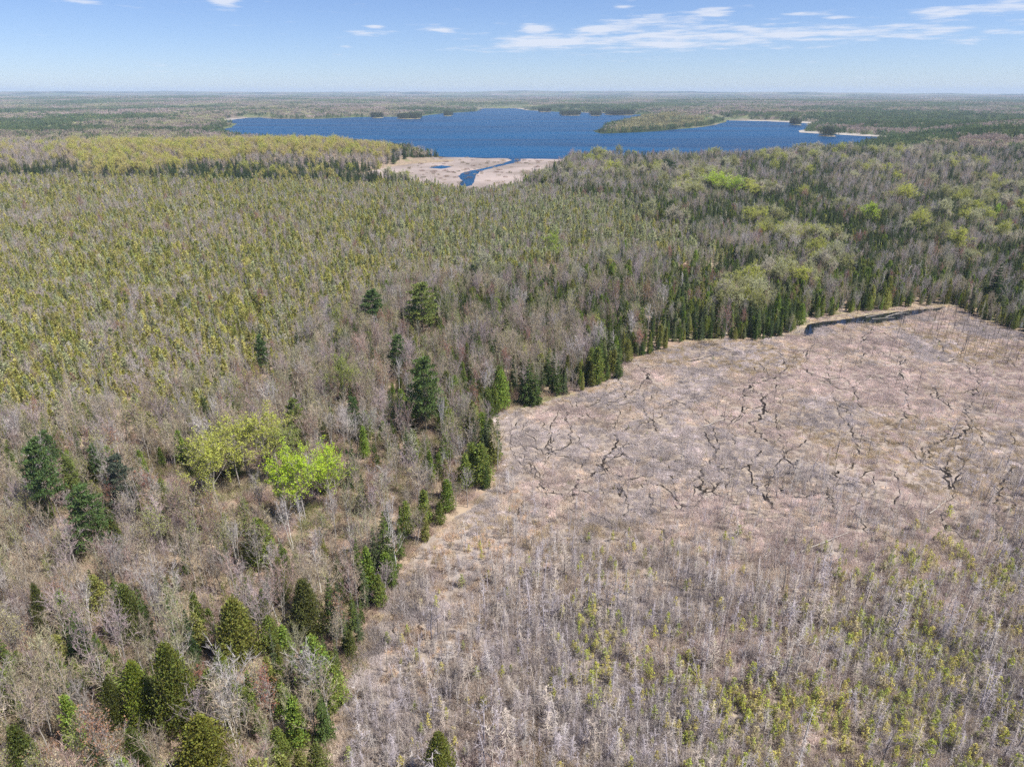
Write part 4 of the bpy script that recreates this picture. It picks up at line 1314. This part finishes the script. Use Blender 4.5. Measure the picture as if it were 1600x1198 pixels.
    # a rim of taller dead stems along the right side of the marsh by the pond
    P = poly([(1395, 492), (1490, 480), (1530, 502), (1620, 530), (1620, 580), (1500, 560), (1420, 520)])
    X, Y = grid(100, 340, 180, 330, 3.4, 352); m = in_any(P, X, Y); X, Y = X[m], Y[m]
    put('dead_pole', X, Y, r.uniform(3, 8, len(X)), 1, pick(r, len(X), [DKPOLE, (.30, .26, .25)], [2, 1]), r)


def scatter_far():
    r = rs(206)
    # 1.0 - 3.4 km: pieces of canopy; beyond: wider ones
    for c, r0, r1, kn in ((20, 1060, 2300, 'n'), (33, 2300, 4300, 'n'), (85, 4300, 12500, 'w')):
        lim = r1
        X, Y = grid(-lim * .78, lim * .78, 700, lim, c, 360 + c, 46, r0, r1)
        m = ~lake_mask(X, Y, 14 if r0 < 2000 else 24) & ~in_any(REEDS, X, Y)
        px, py = view(X, Y)
        if r0 < 1200:
            m &= ~((px < 655) & (np.hypot(X, Y) < 1450) & (height(X, Y) > 6))
            m &= ~((px > 655) & (np.hypot(X, Y) < 1240))
        X, Y, px, py = X[m], Y[m], px[m], py[m]; n = len(X)
        d = np.hypot(X, Y)
        shore = np.zeros(n)
        for i in range(8):
            shore += lake_mask(X + 42 * math.cos(i * .785), Y + 42 * math.sin(i * .785))
        shore = np.clip(shore / 3, 0, 1)
        A = fnoise(X * .7, Y * .9, 380, 101); B = fnoise(X, Y * .6, 260, 103); C = fnoise(X, Y, 130, 105)
        green = sstep(.42, .54, A) * .85 + .12 + .8 * shore
        green = np.where(r.rand(n) < np.clip(green, 0, .95), 1, 0)
        col = np.where(green[:, None] == 1, pick(r, n, [(.105, .150, .060), (.145, .175, .070), (.080, .118, .052)], [3, 3, 2]),
                       np.where((B > .58)[:, None], pick(r, n, [(.31, .245, .21), (.34, .275, .24)], [1, 1]), pick(r, n, [(.30, .26, .19), (.30, .29, .15), (.26, .21, .17)], [2, 1.2, 2])))
        # the point in the lake carries pale leafing woods
        pen = (px > 930) & (px < 1135) & (d > 1300) & (d < 2600) & (py > 179) & (py < 209)
        col = np.where((pen & (r.rand(n) < .85) & (shore < .5))[:, None], (.30, .27, .14), col)
        col = col * (1 + r.randn(n, 1) * .12).clip(.6, 1.5) * (.9 + .35 * C[:, None])
        sc = .8 + .25 * r.rand(n)
        if kn == 'n':
            f = c / 24.0
            a = green == 1
            put('conifer_canopy', X[a], Y[a], 12.5 * sc[a], max(1, f * 1.15) * 1.0, col[a], r)
            put('canopy', X[~a], Y[~a], 11.5 * sc[~a], max(1, f * 1.05), col[~a], r)
        else:
            put('wide_canopy', X, Y, 15 * sc, 1.3, col, r)
    for (cx, cy_, rx, ry) in ISLANDS:
        n = max(5, int(rx * ry / 60))
        a = r.rand(n) * 6.283; q = np.sqrt(r.rand(n)) * .72
        put('conifer_canopy', cx + np.cos(a) * rx * q, cy_ + np.sin(a) * ry * q, r.uniform(13, 18, n), .6, tints(r, n, (.085, .10, .045)), r, 1.2)
    # scattered shrubs on the reed bed
    X, Y = grid(-400, 150, 650, 1150, 9, 365); m = in_any(REEDS, X, Y) & (r.rand(len(X)) < .14 + .3 * (fnoise(X, Y, 60, 7) > .6)); X, Y = X[m], Y[m]
    put('bog_shrub', X, Y, r.uniform(1, 2.6, len(X)), 1.2, pick(r, len(X), [BROWN, (.14, .12, .06), TAN], [2, 1, 2]), r, .3)


scatter_left(); scatter_mixed(); scatter_right(); scatter_hill(); scatter_marsh(); scatter_far()

# ----------------------------------------------------------------------------------------------
# single objects for what shows largest, masses for the rest
# ----------------------------------------------------------------------------------------------
NATIVE = {k: np.array([v['h'] for v in vs], float) for k, vs in KINDS.items()}


def things(name, category, kn, row, label, group):
    """one plant as an Empty at its foot with its parts"""
    x, y, z, h, wf, var, spin, tr, tg, tb = row
    v = KINDS[kn][int(var)]
    root = bpy.data.objects.new(name, None); COL.objects.link(root)
    root.empty_display_size = .5
    s = h / v['h']
    root.location = (x, y, z); root.rotation_euler = (0, 0, spin); root.scale = (s * wf, s * wf, s)
    root['category'] = category; root['label'] = label
    if group: root['group'] = group
    for pn, me in v['meshes']:
        o = bpy.data.objects.new(pn, me); COL.objects.link(o); o.parent = root
        o['tint'] = [float(tr), float(tg), float(tb)]
    return root


def mass(name, kn, rows, merge=None):
    """the rest of a kind as one body"""
    rows = np.asarray(rows)
    me = bpy.data.meshes.new(name)
    n = len(rows)
    me.vertices.add(n); me.vertices.foreach_set('co', rows[:, :3].astype(np.float32).ravel())
    s = rows[:, 3] / NATIVE[kn][rows[:, 5].astype(int)]
    sv = np.stack([s * rows[:, 4], s * rows[:, 4], s], 1)
    rot = np.zeros((n, 3)); rot[:, 2] = rows[:, 6]
    rot[:, :2] = rs(n).randn(n, 2) * {'dead_snag': .07, 'dead_pole': .11}.get(kn, .03)
    a = me.attributes.new('size', 'FLOAT_VECTOR', 'POINT'); a.data.foreach_set('vector', sv.astype(np.float32).ravel())
    a = me.attributes.new('turn', 'FLOAT_VECTOR', 'POINT'); a.data.foreach_set('vector', rot.astype(np.float32).ravel())
    a = me.attributes.new('variant', 'INT', 'POINT'); a.data.foreach_set('value', rows[:, 5].astype(np.int32))
    a = me.attributes.new('tint', 'FLOAT_VECTOR', 'POINT'); a.data.foreach_set('vector', rows[:, 7:10].astype(np.float32).ravel())
    o = bpy.data.objects.new(name, me); COL.objects.link(o); o['kind'] = 'stuff'
    src = bpy.data.collections.new(kn + ' sources')
    for i, v in enumerate(KINDS[kn]):
        p = bpy.data.objects.new(f'{kn}_{i:02d}', v['joined']); src.objects.link(p)
    ng = bpy.data.node_groups.new(name, 'GeometryNodeTree')
    ng.interface.new_socket('Geometry', in_out='INPUT', socket_type='NodeSocketGeometry')
    ng.interface.new_socket('Geometry', in_out='OUTPUT', socket_type='NodeSocketGeometry')
    N, L = ng.nodes, ng.links
    gi, go = N.new('NodeGroupInput'), N.new('NodeGroupOutput')
    ip = N.new('GeometryNodeInstanceOnPoints'); ci = N.new('GeometryNodeCollectionInfo')
    ci.inputs['Collection'].default_value = src; ci.inputs['Separate Children'].default_value = True; ci.inputs['Reset Children'].default_value = True

    def attr(nm, typ):
        q = N.new('GeometryNodeInputNamedAttribute'); q.data_type = typ; q.inputs['Name'].default_value = nm
        return q.outputs['Attribute']
    mp = N.new('GeometryNodeMeshToPoints')
    L.new(gi.outputs[0], mp.inputs['Mesh']); L.new(mp.outputs['Points'], ip.inputs['Points'])
    L.new(ci.outputs[0], ip.inputs['Instance']); ip.inputs['Pick Instance'].default_value = True
    L.new(attr('variant', 'INT'), ip.inputs['Instance Index'])
    e2r = N.new('FunctionNodeEulerToRotation'); L.new(attr('turn', 'FLOAT_VECTOR'), e2r.inputs[0]); L.new(e2r.outputs[0], ip.inputs['Rotation'])
    L.new(attr('size', 'FLOAT_VECTOR'), ip.inputs['Scale'])
    L.new(ip.outputs[0], go.inputs[0])
    md = o.modifiers.new('plants', 'NODES'); md.node_group = ng
    return o


def shade_word(c):
    r, g, b = c
    L = (r + g + b) / 3
    if g > r * 1.02 and g > b * 1.3:
        if g > .3: return 'lime green'
        if g > .13 and r > .1: return 'yellow-green'
        return 'dark green' if g < .08 else 'green'
    if abs(r - g) < .04 and b < .6 * r: return 'olive' if r < .25 else 'yellowish'
    if g < r * .55: return 'reddish'
    if b < r * .72: return 'tan' if r > .28 else 'brown'
    return 'pale grey' if L > .37 else ('mauve grey' if g < r * .84 else ('grey' if L > .2 else 'dark grey'))


# places that labels refer to
PLACES = [(t['phrase'], t['x'], t['y']) for t in LMTREES if t['phrase']]
for ph, px, py in [('the pond', 1340, 500), ('the orange marsh patch', 1015, 690), ('the long dark ditch', 930, 735), ('the marsh corner clump', 880, 610),
                   ('the clearing', 535, 720), ('the sandy gap', 275, 775), ('the pale grassy strip', 600, 1040), ('the tan marsh edge', 700, 850),
                   ('the yellow grass patch', 1275, 655), ('the pale zigzag-ditch patch', 1500, 632), ('the short black pool', 1477, 745),
                   ('the forked ditch', 1550, 805), ('the centre ditch bend', 1185, 655), ('the straight ditch end', 1096, 755),
                   ('the lower right corner', 1600, 1198), ('the bottom edge centre', 800, 1198), ('the left edge middle', 0, 600), ('the broken white log', 740, 978),
                   ('the long fallen trunk', 1290, 850), ('the grey lower log', 1515, 1070), ('the slanting lower log', 1258, 1072), ('the short orange-bush log', 1094, 903),
                   ('the central leaning log', 911, 952), ('the thin aslant log', 1013, 920), ('the lower swamp log', 902, 1012), ('the log below the pool', 1466, 793)]:
    g = ground(px, py); PLACES.append((ph, g[0], g[1]))
PX, PY = view(np.array([p[1] for p in PLACES]), np.array([p[2] for p in PLACES]))

INFO = {  # kind: (object name, category, noun, group for the landmark's like)
    'bare_tree': ('bare_tree', 'tree', 'leafless tree', 'leafless trees in the woods'),
    'bare_sapling': ('bare_sapling', 'sapling', 'leafless sapling', 'leafless saplings in the woods'),
    'budding_tree': ('budding_tree', 'tree', 'budding tree', 'budding trees in the woods'),
    'leafy_tree': ('leafing_tree', 'tree', 'leafing tree', 'leafing broadleaf trees'),
    'birch_tree': ('birch_tree', 'birch', 'birch', 'birches in the woods'),
    'cedar_tree': ('cedar_tree', 'cedar', 'cedar', 'cedars in the woods'),
    'great_cedar': ('large_cedar', 'cedar', 'large cedar', 'large cedars of the near woods'),
    'small_cedar': ('swamp_cedar', 'cedar', 'swamp cedar', 'small cedars of the swamp forest'),
    'spruce_tree': ('spruce_tree', 'spruce', 'spruce', 'spruces in the woods'),
    'white_pine': ('white_pine', 'pine', 'pine', 'pines over the woods'),
    'dead_snag': ('dead_snag', 'dead tree', 'dead snag', 'dead snags in the swamp'),
    'dead_pole': ('dead_pole', 'dead tree', 'dead pole', 'dead poles in the marsh'),
    'larch_sapling': ('larch_sapling', 'sapling', 'young larch', 'young larches in the marsh')}
SIDES = ['right of', 'lower right of', 'below', 'lower left of', 'left of', 'upper left of', 'above', 'upper right of']
UNITS = ['', 'first', 'second', 'third', 'fourth', 'fifth', 'sixth', 'seventh', 'eighth', 'ninth', 'tenth', 'eleventh', 'twelfth', 'thirteenth', 'fourteenth', 'fifteenth', 'sixteenth',
         'seventeenth', 'eighteenth', 'nineteenth']


def ordinal(k):
    if k == 0: return 'nearest'
    k += 1
    if k < 20: return UNITS[k] + ' nearest'
    t, u = divmod(min(k, 79), 10)
    tens = {2: ('twentieth', 'twenty'), 3: ('thirtieth', 'thirty'), 4: ('fortieth', 'forty'), 5: ('fiftieth', 'fifty'), 6: ('sixtieth', 'sixty'), 7: ('seventieth', 'seventy')}[t]
    return (tens[0] if u == 0 else tens[1] + '-' + UNITS[u]) + ' nearest'


def labels_for(kn, rows):
    """say which one: its look, then its rank on one side of something one can find"""
    noun = INFO[kn][2]
    qx, qy = view(rows[:, 0], rows[:, 1], rows[:, 2])
    d2 = (qx[:, None] - PX[None]) ** 2 + ((qy[:, None] - PY[None]) * 1.3) ** 2
    j = d2.argmin(1)
    dx = qx - PX[j]; dy = (qy - PY[j]) * 1.3
    side = np.round(np.arctan2(dy, dx) / (math.pi / 4)).astype(int) % 8
    rank = {}
    out = [None] * len(rows)
    for i in np.argsort(d2.min(1)):
        key = (j[i], side[i]); k = rank.get(key, 0); rank[key] = k + 1
        t = f'{shade_word(rows[i, 7:10])} {noun}, {ordinal(k)} one {SIDES[side[i]]} {PLACES[j[i]][0]}'
        out[i] = t if len(t.replace('-', ' ').split()) <= 16 else t.replace(' one ', ' ')
    return out


for t in LMTREES:
    nm, cat, noun, grp = INFO[t['kind']]
    things(nm, cat, t['kind'], (t['x'], t['y'], t['z'], t['h'], t['wf'], t['variant'], t['spin'], *t['tint']), t['label'], grp)

for kn, chunks in PLANTS.items():
    if not chunks: continue
    rows = np.concatenate(chunks)
    if kn in INFO:
        nlm = sum(t['kind'] == kn for t in LMTREES)
        px, py = view(rows[:, 0], rows[:, 1], rows[:, 2] + rows[:, 3] * .5)
        sl = np.sqrt(rows[:, 0] ** 2 + rows[:, 1] ** 2 + CAM_H ** 2)
        size = rows[:, 3] / sl * np.where((px > 5) & (px < 1595) & (py > 5) & (py < 1193), 1, 0)
        order = np.argsort(-size)
        N = 298 - nlm
        top = order[:N]; top = top[size[top] > 0]
        labs = labels_for(kn, rows[top])
        nm, cat, noun, grp = INFO[kn]
        for i, lb in zip(top, labs):
            things(nm, cat, kn, rows[i], lb, grp)
        rest = np.ones(len(rows), bool); rest[top] = False
        rows = rows[rest]
    if len(rows):
        nm = {'bog_shrub': 'bog_shrubbery', 'grass_tussock': 'marsh_grass', 'canopy': 'distant_woods', 'conifer_canopy': 'distant_conifer_forest', 'wide_canopy': 'far_forest',
              'leafy_tree': 'hillside_woods', 'small_cedar': 'swamp_forest', 'bare_tree': 'bare_woods', 'bare_sapling': 'bare_undergrowth', 'spruce_tree': 'spruce_forest',
              'cedar_tree': 'cedar_forest', 'birch_tree': 'birch_woods', 'budding_tree': 'budding_woods', 'dead_snag': 'dead_snag_woods', 'dead_pole': 'dead_pole_woods', 'larch_sapling': 'larch_vegetation'}.get(kn, kn + '_woods')
        mass(nm, kn, rows)

# fallen logs in the marsh, pond and woods, one by one: ends in the photograph
LOGS = [((1090, 895), (1098, 912), 'short'), ((905, 965), (918, 940), ''), ((730, 975), (750, 982), ''), ((1452, 805), (1480, 782), ''), ((1250, 865), (1325, 835), ''),
        ((1008, 935), (1018, 905), ''), ((1480, 1092), (1550, 1050), ''), ((1240, 1092), (1275, 1052), ''), ((1340, 504), (1362, 507), ''), ((1352, 497), (1380, 492), ''),
        ((1384, 497), (1412, 488), ''), ((1362, 500), (1398, 498), ''), ((1395, 493), (1420, 490), ''), ((1005, 548), (1012, 538), ''), ((1100, 668), (1135, 655), ''), ((880, 1020), (925, 1005), '')]
LOGLAB = ['short pale log under the orange bushes in the grey swamp', 'pale leaning log in the central grey swamp', 'white broken log lying in the tan-grey marsh left of centre',
          'grey fallen log below the short black pool', 'long pale fallen trunk across the dead stems right of centre', 'thin pale log standing aslant in the central swamp',
          'grey trunk lying in the lower right green swamp', 'pale slanting log in the lower swamp right of centre', 'log across the narrow west part of the pond', 'white log along the far bank of the pond',
          'log heap piece at the east end of the pond', 'middle log floating in the widest part of the pond', 'easternmost log in the pond', 'white stump leaning at the marsh corner edge', 'pale log beside the long forking ditch', 'thin log in the lower swamp left of centre']
for i, ((a, b, _), lab) in enumerate(zip(LOGS, LOGLAB)):
    p, q = ground(*a), ground(*b)
    L = np.linalg.norm(q - p); r = rs(900 + i)
    mb = MB()
    rad = .075 + .006 * L
    path = [(t * L, r.randn() * .08, rad + .25 + r.randn() * .04) for t in np.linspace(0, 1, 5)]
    mb.tube(path, [rad * (1 - .6 * t) for t in np.linspace(0, 1, 5)], 6)
    o = bpy.data.objects.new('fallen_log', mb.mesh('fallen_log', [M_LOG])); COL.objects.link(o)
    o.location = (p[0], p[1], .12); o.rotation_euler = (0, 0, math.atan2(q[1] - p[1], q[0] - p[0]))
    o['category'] = 'log'; o['label'] = lab; o['group'] = 'fallen logs'
    for k in range(3):
        t = r.uniform(.3, .9)
        st = MB(); st.tube([(t * L, 0, rad + .3), (t * L + .4, r.randn() * .3, rad + .9 + r.rand() * .5)], [rad * .35, .02], 4)
        s = bpy.data.objects.new('branch_stub', st.mesh('branch_stub', [M_LOG])); COL.objects.link(s); s.parent = o

# ----------------------------------------------------------------------------------------------
# air
# ----------------------------------------------------------------------------------------------
HAZE = 6.5e-5
if HAZE:
    mb = MB()
    a, lo, hi = 19000.0, -3.0, 172.0
    v = [(x, y, z) for z in (lo, hi) for y in (-a, a) for x in (-a, a)]
    mb.add(v, [(0, 2, 3), (0, 3, 1), (4, 5, 7), (4, 7, 6), (0, 1, 5), (0, 5, 4), (2, 6, 7), (2, 7, 3), (0, 4, 6), (0, 6, 2), (1, 3, 7), (1, 7, 5)])
    m, n, l = new_mat('haze_air')
    out = n.new('ShaderNodeOutputMaterial'); pv = n.new('ShaderNodeVolumePrincipled')
    pv.inputs['Color'].default_value = (.62, .78, 1.0, 1); pv.inputs['Density'].default_value = HAZE; pv.inputs['Anisotropy'].default_value = 0.0
    l.new(pv.outputs[0], out.inputs['Volume'])
    setting('haze', mb, [m], False, 'stuff')
